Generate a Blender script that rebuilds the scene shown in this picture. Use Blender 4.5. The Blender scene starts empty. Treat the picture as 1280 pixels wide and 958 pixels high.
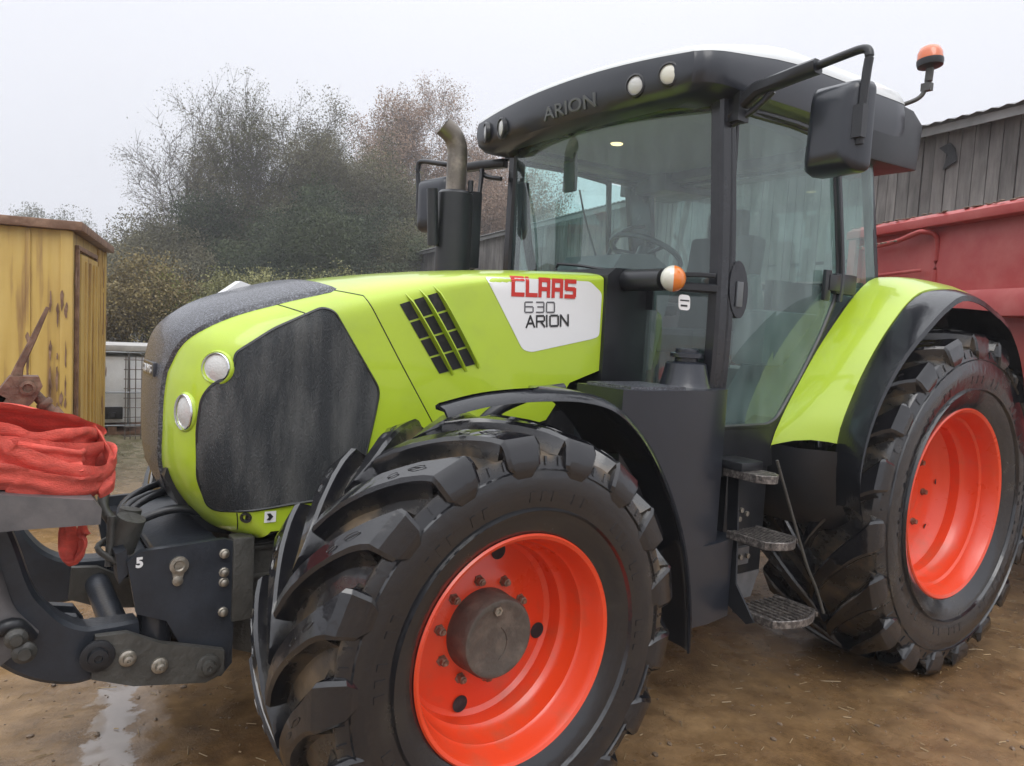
import bpy, bmesh, math, random
import numpy as np
from math import sin, cos, pi, radians, sqrt, atan2
from mathutils import Vector, Matrix
from mathutils.bvhtree import BVHTree
random.seed(7)
SC = bpy.context.scene
COL = SC.collection
# ------------------------------------------------------------------ camera, world, sun, exposure
YAW, PITCH, ROLL = radians(-125.35), radians(-4.43), radians(3.12)
f = Vector((cos(YAW)*cos(PITCH), sin(YAW)*cos(PITCH), sin(PITCH)))
r0 = f.cross(Vector((0, 0, 1))).normalized(); u0 = r0.cross(f)
r = r0*cos(ROLL)+u0*sin(ROLL); u = u0*cos(ROLL)-r0*sin(ROLL)
CAM = Vector((1.39, 3.04, 1.70))
cd = bpy.data.cameras.new('camera'); co = bpy.data.objects.new('camera', cd); COL.objects.link(co)
m = Matrix((r, u, -f)).transposed().to_4x4(); m.translation = CAM; co.matrix_world = m
cd.sensor_width = 36; cd.lens = 36*945.87/1280; cd.clip_end = 2000; cd.clip_start = .05
SC.camera = co
W = bpy.data.worlds.new('World'); SC.world = W; W.use_nodes = True
nt = W.node_tree; nt.nodes.clear()
N = nt.nodes.new; L = nt.links.new
out = N('ShaderNodeOutputWorld'); bg = N('ShaderNodeBackground'); L(bg.outputs[0], out.inputs[0])
SUN_EL, SUN_AZ = radians(52), radians(60)      # azimuth measured from +x towards +y
sky = N('ShaderNodeTexSky'); sky.sky_type = 'NISHITA'; sky.sun_disc = False
sky.sun_elevation = SUN_EL; sky.sun_rotation = radians(90)-SUN_AZ; sky.dust_density = 4
hs = N('ShaderNodeHueSaturation'); hs.inputs['Saturation'].default_value = .25; L(sky.outputs[0], hs.inputs['Color'])
# overcast cloud deck: paler at the horizon, about three times brighter at the zenith
tc = N('ShaderNodeTexCoord'); sx = N('ShaderNodeSeparateXYZ'); L(tc.outputs['Generated'], sx.inputs[0])
rp = N('ShaderNodeValToRGB'); L(sx.outputs[2], rp.inputs[0])
e = rp.color_ramp.elements
e[0].position = 0.0; e[0].color = (.275, .28, .305, 1)
e[1].position = 1.0; e[1].color = (.92, .94, .98, 1)
k = rp.color_ramp.elements.new(.16); k.color = (.30, .305, .33, 1)
k = rp.color_ramp.elements.new(.42); k.color = (.345, .35, .375, 1)
ns = N('ShaderNodeTexNoise'); ns.inputs['Scale'].default_value = 1.6; ns.inputs['Detail'].default_value = 3
L(tc.outputs['Generated'], ns.inputs['Vector'])
mr = N('ShaderNodeMapRange'); mr.inputs['To Min'].default_value = .94; mr.inputs['To Max'].default_value = 1.06
L(ns.outputs[0], mr.inputs[0])
vm = N('ShaderNodeVectorMath'); vm.operation = 'SCALE'; L(rp.outputs[0], vm.inputs[0]); L(mr.outputs[0], vm.inputs['Scale'])
sc2 = N('ShaderNodeVectorMath'); sc2.operation = 'SCALE'; sc2.inputs['Scale'].default_value = 21.8; L(vm.outputs[0], sc2.inputs[0])
mx = N('ShaderNodeMix'); mx.data_type = 'RGBA'; mx.inputs[0].default_value = .92
L(hs.outputs[0], mx.inputs[6]); L(sc2.outputs[0], mx.inputs[7]); L(mx.outputs[2], bg.inputs[0])
bg.inputs[1].default_value = .14
sd = bpy.data.lights.new('sun', 'SUN'); sd.energy = .9; sd.angle = radians(35); sd.color = (1, .97, .93)
so = bpy.data.objects.new('sun', sd); COL.objects.link(so)
so.rotation_euler = (Vector((cos(SUN_EL)*cos(SUN_AZ), cos(SUN_EL)*sin(SUN_AZ), sin(SUN_EL)))).to_track_quat('Z', 'Y').to_euler()
SC.view_settings.view_transform = 'Standard'; SC.view_settings.look = 'None'; SC.view_settings.exposure = 0.0; SC.view_settings.gamma = 1
SC.cycles.transparent_max_bounces = 24; SC.cycles.max_bounces = 8

# ------------------------------------------------------------------ helpers
def link(name, me, mat=None, parent=None, smooth=None):
    o = bpy.data.objects.new(name, me); COL.objects.link(o)
    if mat is not None:
        for mm in (mat if isinstance(mat, (list, tuple)) else [mat]): me.materials.append(mm)
    if parent is not None: o.parent = parent
    if smooth is not None:
        if smooth is True or smooth > 0:
            for p_ in me.polygons: p_.use_smooth = True
            if smooth is not True: me.set_sharp_from_angle(angle=radians(smooth))
    return o
def fin(name, bm, mat=None, parent=None, smooth=35, bevel=0, normals=True):
    if bevel:
        es = [e_ for e_ in bm.edges if len(e_.link_faces) == 2 and e_.calc_face_angle(0) > radians(35)]
        bmesh.ops.bevel(bm, geom=es, offset=bevel, segments=2, affect='EDGES', profile=.6, clamp_overlap=True)
    if normals: bmesh.ops.recalc_face_normals(bm, faces=bm.faces)
    me = bpy.data.meshes.new(name); bm.to_mesh(me); bm.free()
    return link(name, me, mat, parent, smooth)
def tag(o, label=None, cat=None, group=None, kind=None):
    if label: o['label'] = label
    if cat: o['category'] = cat
    if group: o['group'] = group
    if kind: o['kind'] = kind
    return o
def empty(name, loc=(0, 0, 0), rz=0):
    o = bpy.data.objects.new(name, None); COL.objects.link(o); o.location = loc; o.rotation_euler = (0, 0, rz); o.empty_display_size = .2
    return o
def V(*a): return Vector(a)
def box(bm, c, s, R=None):
    ret = bmesh.ops.create_cube(bm, size=1)
    M = Matrix.Translation(Vector(c)) @ (R.to_4x4() if R is not None else Matrix.Identity(4)) @ Matrix.Diagonal((s[0], s[1], s[2], 1))
    bmesh.ops.transform(bm, matrix=M, verts=ret['verts'])
    return ret['verts']
def box2(bm, a, b): return box(bm, [(a[i]+b[i])/2 for i in range(3)], [abs(a[i]-b[i]) for i in range(3)])
def frame_to(d, up=V(0, 0, 1)):
    z = Vector(d).normalized(); x = up.cross(z)
    if x.length < 1e-4: x = V(1, 0, 0).cross(z)
    x.normalize(); y = z.cross(x)
    return Matrix((x, y, z)).transposed()
def cyl(bm, a, b, ra, rb=None, seg=20, cap=True):
    a, b = Vector(a), Vector(b); rb = ra if rb is None else rb
    R = frame_to(b-a)
    A = [bm.verts.new(a+R@V(ra*cos(2*pi*i/seg), ra*sin(2*pi*i/seg), 0)) for i in range(seg)]
    B = [bm.verts.new(b+R@V(rb*cos(2*pi*i/seg), rb*sin(2*pi*i/seg), 0)) for i in range(seg)]
    for i in range(seg):
        j = (i+1) % seg; bm.faces.new((A[i], A[j], B[j], B[i]))
    if cap: bm.faces.new(A[::-1]); bm.faces.new(B)
def smooth_path(pts, n=8):
    pts = [Vector(p) for p in pts]
    if len(pts) < 3: return pts
    o = []
    for i in range(len(pts)-1):
        p0 = pts[max(i-1, 0)]; p1 = pts[i]; p2 = pts[i+1]; p3 = pts[min(i+2, len(pts)-1)]
        for k_ in range(n):
            t = k_/n
            o.append(.5*((2*p1)+(-p0+p2)*t+(2*p0-5*p1+4*p2-p3)*t*t+(-p0+3*p1-3*p2+p3)*t**3))
    o.append(pts[-1]); return o
def sweep(bm, pts, prof, up=V(0, 0, 1), scale=None, cap=True, closed_prof=True, rolls=None):
    """prof: list of (a,b) offsets, a along side vector, b along 'up-ish' vector"""
    pts = [Vector(p) for p in pts]; n = len(pts); rings = []
    for i, p in enumerate(pts):
        d = (pts[min(i+1, n-1)]-pts[max(i-1, 0)]).normalized()
        s = d.cross(up)
        if s.length < 1e-3: s = d.cross(V(1, 0, 0))
        s.normalize(); w = s.cross(d)
        if rolls: 
            c_, s_ = cos(rolls[i]), sin(rolls[i]); s, w = s*c_+w*s_, w*c_-s*s_
        k_ = scale[i] if scale else 1
        rings.append([bm.verts.new(p+s*a*k_+w*b*k_) for a, b in prof])
    m_ = len(prof)
    for i in range(n-1):
        for j in range(m_ if closed_prof else m_-1):
            jj = (j+1) % m_; bm.faces.new((rings[i][j], rings[i][jj], rings[i+1][jj], rings[i+1][j]))
    if cap and closed_prof:
        bm.faces.new(rings[0][::-1]); bm.faces.new(rings[-1])
def tube(bm, pts, r_, seg=10, sm=6, scale=None):
    P = smooth_path(pts, sm) if sm else [Vector(p) for p in pts]
    sc_ = None
    if scale: sc_ = [np.interp(i/(len(P)-1), np.linspace(0, 1, len(scale)), scale) for i in range(len(P))]
    sweep(bm, P, [(r_*cos(2*pi*i/seg), r_*sin(2*pi*i/seg)) for i in range(seg)], scale=sc_)
def rect(a, b, ch=.2):
    c = min(a, b)*ch; a, b = a/2, b/2
    return [(-a+c, -b), (a-c, -b), (a, -b+c), (a, b-c), (a-c, b), (-a+c, b), (-a, b-c), (-a, -b+c)]
def beam(bm, pts, a, b, up=V(0, 0, 1), sm=0, ch=.2):
    P = smooth_path(pts, sm) if sm else pts
    sweep(bm, P, rect(a, b, ch), up=up)
def prism(bm, poly, axis, a, b):
    """poly 2D in the two other axes; extruded between a and b along axis"""
    def mk(p, t):
        if axis == 'y': return V(p[0], t, p[1])
        if axis == 'x': return V(t, p[0], p[1])
        return V(p[0], p[1], t)
    A = [bm.verts.new(mk(p, a)) for p in poly]; B = [bm.verts.new(mk(p, b)) for p in poly]
    n = len(poly)
    bm.faces.new(A[::-1]); bm.faces.new(B)
    for i in range(n):
        j = (i+1) % n; bm.faces.new((A[i], A[j], B[j], B[i]))
def lathe(bm, prof, seg=48, M=None, closed=False):
    """prof (r, h): around local z axis"""
    rings = []
    for r_, h in prof:
        if r_ < 1e-5: rings.append([bm.verts.new((M or Matrix.Identity(4)) @ V(0, 0, h))])
        else: rings.append([bm.verts.new((M or Matrix.Identity(4)) @ V(r_*cos(2*pi*i/seg), r_*sin(2*pi*i/seg), h)) for i in range(seg)])
    n = len(prof)
    for i in range(n if closed else n-1):
        A, B = rings[i], rings[(i+1) % n]
        for j in range(seg):
            jj = (j+1) % seg
            if len(A) == 1 and len(B) == 1: break
            if len(A) == 1: bm.faces.new((A[0], B[j], B[jj]))
            elif len(B) == 1: bm.faces.new((A[j], A[jj], B[0]))
            else: bm.faces.new((A[j], A[jj], B[jj], B[j]))
def MT(loc, d, up=V(0, 0, 1)):
    return Matrix.Translation(Vector(loc)) @ frame_to(d, up).to_4x4()
def grid_patch(bm, rows):
    vs = [[bm.verts.new(p) for p in row] for row in rows]
    for i in range(len(vs)-1):
        for j in range(len(vs[0])-1): bm.faces.new((vs[i][j], vs[i][j+1], vs[i+1][j+1], vs[i+1][j]))
    return vs
def text_mesh(s, size, mat, parent, M, name='lettering', extrude=.002, bold=0, xs=1.0, shear=0, spacing=1.0):
    cu = bpy.data.curves.new('t', 'FONT'); cu.body = s; cu.size = size; cu.extrude = extrude; cu.offset = bold; cu.shear = shear
    cu.space_character = spacing; cu.align_x = 'LEFT'; cu.resolution_u = 3
    to = bpy.data.objects.new('t', cu); COL.objects.link(to)
    me = bpy.data.meshes.new_from_object(to.evaluated_get(bpy.context.evaluated_depsgraph_get()))
    bpy.data.objects.remove(to); me.transform(M @ Matrix.Diagonal((xs, 1, 1, 1)))
    return link(name, me, mat, parent)

# ------------------------------------------------------------------ materials
def mat(name, col, rough=.5, metal=0, coat=0, bump=0, bscale=20, var=0, vscale=3, spec=None, col2=None, trans=0, emis=None, detail=4, coords='Object', stretch=None, crough=.05, c2pos=(.45, .65)):
    m_ = bpy.data.materials.new(name); m_.use_nodes = True; t = m_.node_tree; b = t.nodes['Principled BSDF']
    b.inputs['Base Color'].default_value = (*col, 1); b.inputs['Roughness'].default_value = rough; b.inputs['Metallic'].default_value = metal
    b.inputs['Coat Weight'].default_value = coat; b.inputs['Coat Roughness'].default_value = crough
    if spec is not None: b.inputs['Specular IOR Level'].default_value = spec
    if trans: b.inputs['Transmission Weight'].default_value = trans
    if emis: b.inputs['Emission Color'].default_value = (*emis[0], 1); b.inputs['Emission Strength'].default_value = emis[1]
    tcn = t.nodes.new('ShaderNodeTexCoord'); src = tcn.outputs[coords]
    if stretch:
        mp = t.nodes.new('ShaderNodeMapping'); mp.inputs['Scale'].default_value = stretch; t.links.new(src, mp.inputs[0]); src = mp.outputs[0]
    if var or col2:
        n_ = t.nodes.new('ShaderNodeTexNoise'); n_.inputs['Scale'].default_value = vscale; n_.inputs['Detail'].default_value = detail + 2; n_.inputs['Roughness'].default_value = .62
        t.links.new(src, n_.inputs['Vector'])
        cr = t.nodes.new('ShaderNodeValToRGB'); t.links.new(n_.outputs[0], cr.inputs[0])
        if col2: 
            cr.color_ramp.elements[0].position = c2pos[0]; cr.color_ramp.elements[1].position = c2pos[1]
            cr.color_ramp.elements[0].color = (*col, 1); cr.color_ramp.elements[1].color = (*col2, 1)
        else:
            cr.color_ramp.elements[0].position = .3; cr.color_ramp.elements[1].position = .7
            cr.color_ramp.elements[0].color = (*[c*(1-var) for c in col], 1); cr.color_ramp.elements[1].color = (*[min(1, c*(1+var)) for c in col], 1)
        t.links.new(cr.outputs[0], b.inputs['Base Color'])
        if rough > .15:
            rr = t.nodes.new('ShaderNodeMapRange'); rr.inputs['To Min'].default_value = max(.05, rough-.12); rr.inputs['To Max'].default_value = rough+.12
            t.links.new(n_.outputs[0], rr.inputs[0]); t.links.new(rr.outputs[0], b.inputs['Roughness'])
    if bump:
        n2 = t.nodes.new('ShaderNodeTexNoise'); n2.inputs['Scale'].default_value = bscale; n2.inputs['Detail'].default_value = detail
        t.links.new(src, n2.inputs['Vector'])
        bp = t.nodes.new('ShaderNodeBump'); bp.inputs['Strength'].default_value = bump; bp.inputs['Distance'].default_value = .01
        t.links.new(n2.outputs[0], bp.inputs['Height']); t.links.new(bp.outputs[0], b.inputs['Normal'])
    return m_
def glass(name, tint, haze=.1, hcol=(.45, .52, .5), rough=.01, streak=0):
    m_ = bpy.data.materials.new(name); m_.use_nodes = True; t = m_.node_tree; t.nodes.clear()
    o = t.nodes.new('ShaderNodeOutputMaterial'); tr = t.nodes.new('ShaderNodeBsdfTransparent'); tr.inputs[0].default_value = (*tint, 1)
    gl = t.nodes.new('ShaderNodeBsdfGlossy'); gl.inputs['Roughness'].default_value = rough; gl.inputs[0].default_value = (.95, 1, .98, 1)
    df = t.nodes.new('ShaderNodeBsdfDiffuse'); df.inputs[0].default_value = (*hcol, 1)
    gg = t.nodes.new('ShaderNodeNewGeometry'); dp = t.nodes.new('ShaderNodeVectorMath'); dp.operation = 'DOT_PRODUCT'
    t.links.new(gg.outputs['Incoming'], dp.inputs[0]); t.links.new(gg.outputs['Normal'], dp.inputs[1])
    def mth(op, a, b_=None):
        q = t.nodes.new('ShaderNodeMath'); q.operation = op
        for i, v in enumerate((a, b_)):
            if v is None: continue
            if isinstance(v, (int, float)): q.inputs[i].default_value = v
            else: t.links.new(v, q.inputs[i])
        return q.outputs[0]
    fo = mth('ADD', mth('MULTIPLY', mth('POWER', mth('SUBTRACT', 1.0, mth('ABSOLUTE', dp.outputs['Value'])), 5.0), .86), .085)
    m1 = t.nodes.new('ShaderNodeMixShader'); m1.inputs[0].default_value = haze
    if streak:
        tcn = t.nodes.new('ShaderNodeTexCoord'); mp = t.nodes.new('ShaderNodeMapping'); mp.inputs['Scale'].default_value = (5, 5, 1.6)
        n_ = t.nodes.new('ShaderNodeTexNoise'); n_.inputs['Scale'].default_value = 2.4; n_.inputs['Detail'].default_value = 6
        t.links.new(tcn.outputs['Object'], mp.inputs[0]); t.links.new(mp.outputs[0], n_.inputs['Vector'])
        mr_ = t.nodes.new('ShaderNodeMapRange'); mr_.inputs['From Min'].default_value = .35; mr_.inputs['From Max'].default_value = .75
        mr_.inputs['To Min'].default_value = haze*.5; mr_.inputs['To Max'].default_value = haze+streak
        t.links.new(n_.outputs[0], mr_.inputs[0]); t.links.new(mr_.outputs[0], m1.inputs[0])
    t.links.new(tr.outputs[0], m1.inputs[1]); t.links.new(df.outputs[0], m1.inputs[2])
    m2 = t.nodes.new('ShaderNodeMixShader'); t.links.new(fo, m2.inputs[0]); t.links.new(m1.outputs[0], m2.inputs[1]); t.links.new(gl.outputs[0], m2.inputs[2])
    t.links.new(m2.outputs[0], o.inputs[0]); return m_
LIME = mat('lime paint', (.43, .58, .028), .36, coat=.75, col2=(.35, .47, .045), vscale=4, crough=.07, c2pos=(.50, .85), detail=7, bump=.04, bscale=220)
LIME2 = LIME
STRIP = mat('wet speckled dark plastic', (.045, .047, .055), .30, bump=.5, bscale=230, col2=(.17, .18, .21), vscale=150, detail=1, c2pos=(.52, .62), coat=.25)
MESH = mat('dusty mesh', (.022, .026, .030), .38, col2=(.095, .097, .095), vscale=4.5, bump=.8, bscale=170, stretch=(2.6, 1, .55), detail=9, c2pos=(.42, .68))
BLK = mat('black plastic', (.015, .016, .019), .34, var=.2, vscale=6)
BLKG = mat('wet black plastic', (.018, .019, .023), .16, var=.25, vscale=5, bump=.08, bscale=60)
DGREY = mat('anthracite plastic', (.017, .020, .028), .32, coat=.3, crough=.12, var=.15, vscale=2.5, bump=.05, bscale=160)
CAST = mat('grey cast iron', (.06, .058, .052), .45, var=.35, vscale=7, bump=.4, bscale=50)
FRAME = mat('blue black steel', (.022, .026, .034), .38, var=.35, vscale=9, bump=.15, bscale=80)
STEEL = mat('bare steel', (.36, .33, .28), .42, .85, var=.3, vscale=30, bump=.2, bscale=90)
CHROME = mat('chrome', (.75, .76, .78), .12, 1)
WHITE = mat('white sticker', (.78, .78, .78), .35, coat=.3)
REDL = mat('red letters', (.55, .03, .02), .4)
GREYL = mat('grey letters', (.11, .11, .12), .4)
BLKL = mat('black letters', (.02, .02, .022), .4)
ROOFW = mat('white roof', (.62, .64, .64), .35, coat=.3, var=.05)
LAMPG = mat('lamp lens', (.52, .52, .50), .12, coat=1, bump=.3, bscale=150)
AMBER = mat('amber lens', (.75, .20, .02), .2, coat=1, bump=.15, bscale=120)
CLEAR = mat('pale lens', (.66, .65, .56), .2, coat=1, bump=.15, bscale=120)
EXH = mat('stained exhaust steel', (.16, .14, .12), .4, .7, col2=(.33, .29, .24), vscale=8, bump=.15, bscale=50)
RIM = mat('orange red rim paint', (.72, .055, .012), .30, coat=.5, col2=(.42, .10, .05), vscale=4.5, bump=.03, bscale=40, crough=.2, c2pos=(.55, .85), detail=6)
HUB = mat('muddy hub', (.075, .062, .052), .5, col2=(.13, .105, .085), vscale=14, bump=.3, bscale=60)
SEAT = mat('seat cloth', (.03, .033, .035), .8)
INT = mat('cab interior', (.075, .085, .085), .6)
WSG = glass('windscreen glass', (.80, .95, .93), .10, (.36, .47, .48), streak=.06)
DRG = glass('door glass', (.64, .86, .81), .25, (.34, .46, .46), streak=.05)  # diffuse haze here and on the windscreen paints in sky glare
FRG = glass('far side glass', (.74, .93, .90), .06, (.4, .5, .5))
def rubber(name, amt):
    m_ = bpy.data.materials.new(name); m_.use_nodes = True; t = m_.node_tree; b = t.nodes['Principled BSDF']
    tcn = t.nodes.new('ShaderNodeTexCoord')
    n_ = t.nodes.new('ShaderNodeTexNoise'); n_.inputs['Scale'].default_value = 5; n_.inputs['Detail'].default_value = 8; n_.inputs['Roughness'].default_value = .65
    t.links.new(tcn.outputs['Object'], n_.inputs['Vector'])
    at = t.nodes.new('ShaderNodeAttribute'); at.attribute_name = 'mud'
    ma = t.nodes.new('ShaderNodeMath'); ma.operation = 'MULTIPLY_ADD'; ma.inputs[1].default_value = amt; ma.inputs[2].default_value = -.06
    t.links.new(at.outputs['Fac'], ma.inputs[0])
    ad = t.nodes.new('ShaderNodeMath'); ad.operation = 'ADD'; t.links.new(n_.outputs[0], ad.inputs[0]); t.links.new(ma.outputs[0], ad.inputs[1])
    cr = t.nodes.new('ShaderNodeValToRGB'); t.links.new(ad.outputs[0], cr.inputs[0])
    cr.color_ramp.elements[0].position = .58; cr.color_ramp.elements[0].color = (.009, .009, .011, 1)
    cr.color_ramp.elements[1].position = .86; cr.color_ramp.elements[1].color = (.11, .078, .046, 1)
    k_ = cr.color_ramp.elements.new(.70); k_.color = (.026, .023, .020, 1)
    t.links.new(cr.outputs[0], b.inputs['Base Color'])
    r2 = t.nodes.new('ShaderNodeMapRange'); r2.inputs['From Min'].default_value = .45; r2.inputs['From Max'].default_value = .85; r2.inputs['To Min'].default_value = .08; r2.inputs['To Max'].default_value = .42
    t.links.new(ad.outputs[0], r2.inputs[0]); t.links.new(r2.outputs[0], b.inputs['Roughness'])
    n2 = t.nodes.new('ShaderNodeTexNoise'); n2.inputs['Scale'].default_value = 28; n2.inputs['Detail'].default_value = 6; t.links.new(tcn.outputs['Object'], n2.inputs['Vector'])
    bp = t.nodes.new('ShaderNodeBump'); b.inputs['Specular IOR Level'].default_value = .65; b.inputs['Coat Weight'].default_value = .3; b.inputs['Coat Roughness'].default_value = .06; bp.inputs['Strength'].default_value = .13; bp.inputs['Distance'].default_value = .012
    t.links.new(n2.outputs[0], bp.inputs['Height']); t.links.new(bp.outputs[0], b.inputs['Normal'])
    return m_
RUB = rubber('wet muddy rubber', .42)
# ------------------------------------------------------------------ bonnet surface (v along the centre profile, t from centre line to side)
BC = [(.60, .875), (.70, .905), (.80, 1.01), (.855, 1.12), (.869, 1.25), (.868, 1.40), (.860, 1.50), (.832, 1.60), (.762, 1.672), (.66, 1.73), (.458, 1.797), (.262, 1.840), (-.06, 1.893), (-.45, 1.935), (-.88, 1.962)]
BE = [(.55, .93), (.56, 1.00), (.575, 1.08), (.585, 1.18), (.585, 1.28), (.575, 1.38), (.555, 1.46), (.52, 1.53), (.46, 1.585), (.38, 1.63), (.24, 1.69), (.08, 1.742), (-.15, 1.825), (-.50, 1.885), (-.88, 1.915)]
BLOW = [(-.90, 1.60), (-.90, 1.52), (-.72, 1.46), (-.60, 1.30), (-.30, 1.22), (-.05, 1.13), (.15, 1.03), (.33, .965), (.45, .93)]
def cr1(P, s):
    P = np.asarray(P, float); n = len(P); s = min(max(s, 0), n-1); i = min(int(s), n-2); t = s-i
    p0, p1, p2, p3 = P[max(i-1, 0)], P[i], P[i+1], P[min(i+2, n-1)]
    return .5*((2*p1)+(-p0+p2)*t+(2*p0-5*p1+4*p2-p3)*t*t+(-p0+3*p1-3*p2+p3)*t**3)
def bw(x, z):            # half width
    return .455 + .045*min(max((.45-x)/.9, 0), 1) - .012*max(0, 1.2-z)/.3
def bskin(s, t):         # 0<=t<=1
    C, E = cr1(BC, s), cr1(BE, s); n = 2.5 if s < 8 else 2.5+min((s-8)/3, 1)*.3
    a = t*pi/2; ct = max(cos(a), 0)**(2/n); st = max(sin(a), 0)**(2/n)
    p = E+(C-E)*ct; y = bw(p[0], p[1])*st
    return (p[0], y, p[1])
def bside(q, k):         # q: outline point (x,z), k 0..1 towards the middle
    Mx, Mz = -.1, 1.50
    x = q[0]+(Mx-q[0])*k; z = q[1]+(Mz-q[1])*k
    return (x, bw(x, z), z)
# ------------------------------------------------------------------ tractor
TR = empty('tractor'); tag(TR, 'lime green farm tractor with orange red wheels and a black trimmed glass cab', 'tractor')
def part(name, bm, m_, parent=None, **kw): return fin(name, bm, m_, TR if parent is None else parent, **kw)

# --- bonnet shell
bm = bmesh.new()
NS, NT = 70, 22
def both(fn, rows, cols):
    for sg in (1, -1):
        vs = [[bm.verts.new((p[0], p[1]*sg, p[2])) for p in (fn(i, j) for j in range(cols))] for i in range(rows)]
        for i in range(rows-1):
            for j in range(cols-1): bm.faces.new((vs[i][j], vs[i][j+1], vs[i+1][j+1], vs[i+1][j]))
both(lambda i, j: bskin(14*i/(NS-1), j/(NT-1)), NS, NT)
outl = [tuple(cr1(BE, 14*i/(NS-1))) for i in range(NS)]+BLOW+[tuple(BE[0])]
both(lambda i, j: bside(outl[i], j/8*.985), len(outl), 9)
mid = outl
for sg in (1, -1):
    c_ = [bm.verts.new((bside(q, .985)[0], bside(q, .985)[1]*sg, bside(q, .985)[2])) for q in outl[:-1]]
    bm.faces.new(c_)
bmesh.ops.remove_doubles(bm, verts=bm.verts, dist=.0004)
bonnet = part('bonnet', bm, LIME, smooth=40)
bmT = bmesh.new(); bmT.from_mesh(bonnet.data); bmesh.ops.triangulate(bmT, faces=bmT.faces); BV = BVHTree.FromBMesh(bmT)
def bY(x, z):
    h = BV.ray_cast(V(x, 1.5, z), V(0, -1, 0)); 
    if h[0] is None:
        h = BV.find_nearest(V(x, .4, z)); return h[0].y, h[1]
    return h[0].y, h[1]
def decal(name, poly, m_, off=.003, thick=.0, step=.03, sg=1, parent=None, rim=None):
    b_ = bmesh.new(); fc = b_.faces.new([b_.verts.new((p[0], 0, p[1])) for p in poly])
    xs = [p[0] for p in poly]; zs = [p[1] for p in poly]
    a = min(xs)+step
    while a < max(xs):
        bmesh.ops.bisect_plane(b_, geom=b_.verts[:]+b_.edges[:]+b_.faces[:], plane_co=(a, 0, 0), plane_no=(1, 0, 0)); a += step
    a = min(zs)+step
    while a < max(zs):
        bmesh.ops.bisect_plane(b_, geom=b_.verts[:]+b_.edges[:]+b_.faces[:], plane_co=(0, 0, a), plane_no=(0, 0, 1)); a += step
    for v in b_.verts:
        y, n = bY(v.co.x, v.co.z); n = n if n.y > 0 else -n
        v.co.y = y; v.co += n*off
    if thick:
        ext = bmesh.ops.extrude_face_region(b_, geom=b_.faces[:])
        for v in [g for g in ext['geom'] if isinstance(g, bmesh.types.BMVert)]: v.co.y -= thick
    if sg < 0:
        for v in b_.verts: v.co.y *= -1
    return fin(name, b_, m_, parent or bonnet, smooth=30)
def rpoly(P, rad, n=4):
    o = []; m_ = len(P)
    for i in range(m_):
        p, q, s = Vector(P[i-1]), Vector(P[i]), Vector(P[(i+1) % m_])
        a = (p-q); b = (s-q); d = min(rad, a.length*.45, b.length*.45); a = q+a.normalized()*d; b = q+b.normalized()*d
        for k_ in range(n+1):
            t = k_/n; o.append(tuple((1-t)**2*a+2*t*(1-t)*q+t*t*b))
    return o
GR = [(.681, 1.553), (.559, 1.640), (.39, 1.722), (.352, 1.712), (.17, 1.43), (.184, 1.341), (.22, 1.16), (.32, 1.035), (.50, 1.022), (.625, 1.012), (.734, 1.005), (.778, 1.118), (.785, 1.285), (.775, 1.395), (.752, 1.44), (.699, 1.478), (.685, 1.515)]
GRi = rpoly(GR, .03)
for sg in (1, -1):
    g_ = decal('side_grille', GRi, MESH, off=.006, thick=.03, sg=sg)
    if sg == 1: near_gr = g_
    # raised lip round the grille
    b_ = bmesh.new()
    P = []
    for q in GRi:
        y, n = bY(*q); P.append(V(q[0], (y+.004)*sg, q[1]))
    P.append(P[0]); sweep(b_, P, [(.006*cos(a), .006*sin(a)) for a in (0, pi/2, pi, 3*pi/2)], up=V(0, 1, 0))
    fin('grille_seal', b_, BLK, g_, smooth=60)
# --- black centre strip over nose
bm = bmesh.new(); SS = [2.1, 2.7, 4.1, 4.85, 5.7, 6.55, 7.4, 8.45, 9.2, 10.0, 10.35, 10.6]; TS = [.07, .15, .21, .215, .24, .31, .41, .50, .56, .60, .60, .53]
rows = []
for i in range(60):
    s = 2.1+(10.6-2.1)*i/59; tt = float(np.interp(s, SS, TS)); row = []
    for j in range(-12, 13):
        t = abs(j)/12*tt; p = Vector(bskin(s, t)); e1 = Vector(bskin(min(s+.05, 14), t))-Vector(bskin(s-.05, t)); e2 = Vector(bskin(s, t+.02))-Vector(bskin(s, max(t-.02, 0)))
        n = e1.cross(e2); n = n.normalized() if n.length > 1e-9 else V(1, 0, 0)
        if n.dot(p-V(.2, 0, 1.4)) < 0: n = -n
        edge = 1 if (abs(j) == 12 or i in (0, 59)) else 0
        p = p+n*(.012 if not edge else -.006)
        row.append(V(p.x, p.y*(1 if j >= 0 else -1), p.z))
    rows.append(row)
grid_patch(bm, rows); strip = part('bonnet_strip', bm, STRIP, bonnet, smooth=50)
# dark lower nose below the strip
bm = bmesh.new()
prism(bm, [(.845, 1.13), (.853, 1.10), (.80, .985), (.70, .885), (.60, .86), (.60, .95), (.7, 1.08)], 'y', -.20, .20)
part('nose_lower', bm, BLK, bonnet, bevel=.01)
# badge
bm = bmesh.new(); bp = Vector(bskin(5.25, .05)); box(bm, (.872, .03, 1.470), (.022, .19, .05)); bd = part('badge_plate', bm, DGREY, bonnet, bevel=.004)
Mb = Matrix(((0, 0, 1, .885), (1, 0, 0, -.055), (0, 1, 0, 1.455), (0, 0, 0, 1)))
text_mesh('CLAAS', .042, mat('pale badge letters', (.5, .5, .5), .3, .5), bonnet, Mb, 'badge_lettering', .002, .0008, 1.25)
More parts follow.
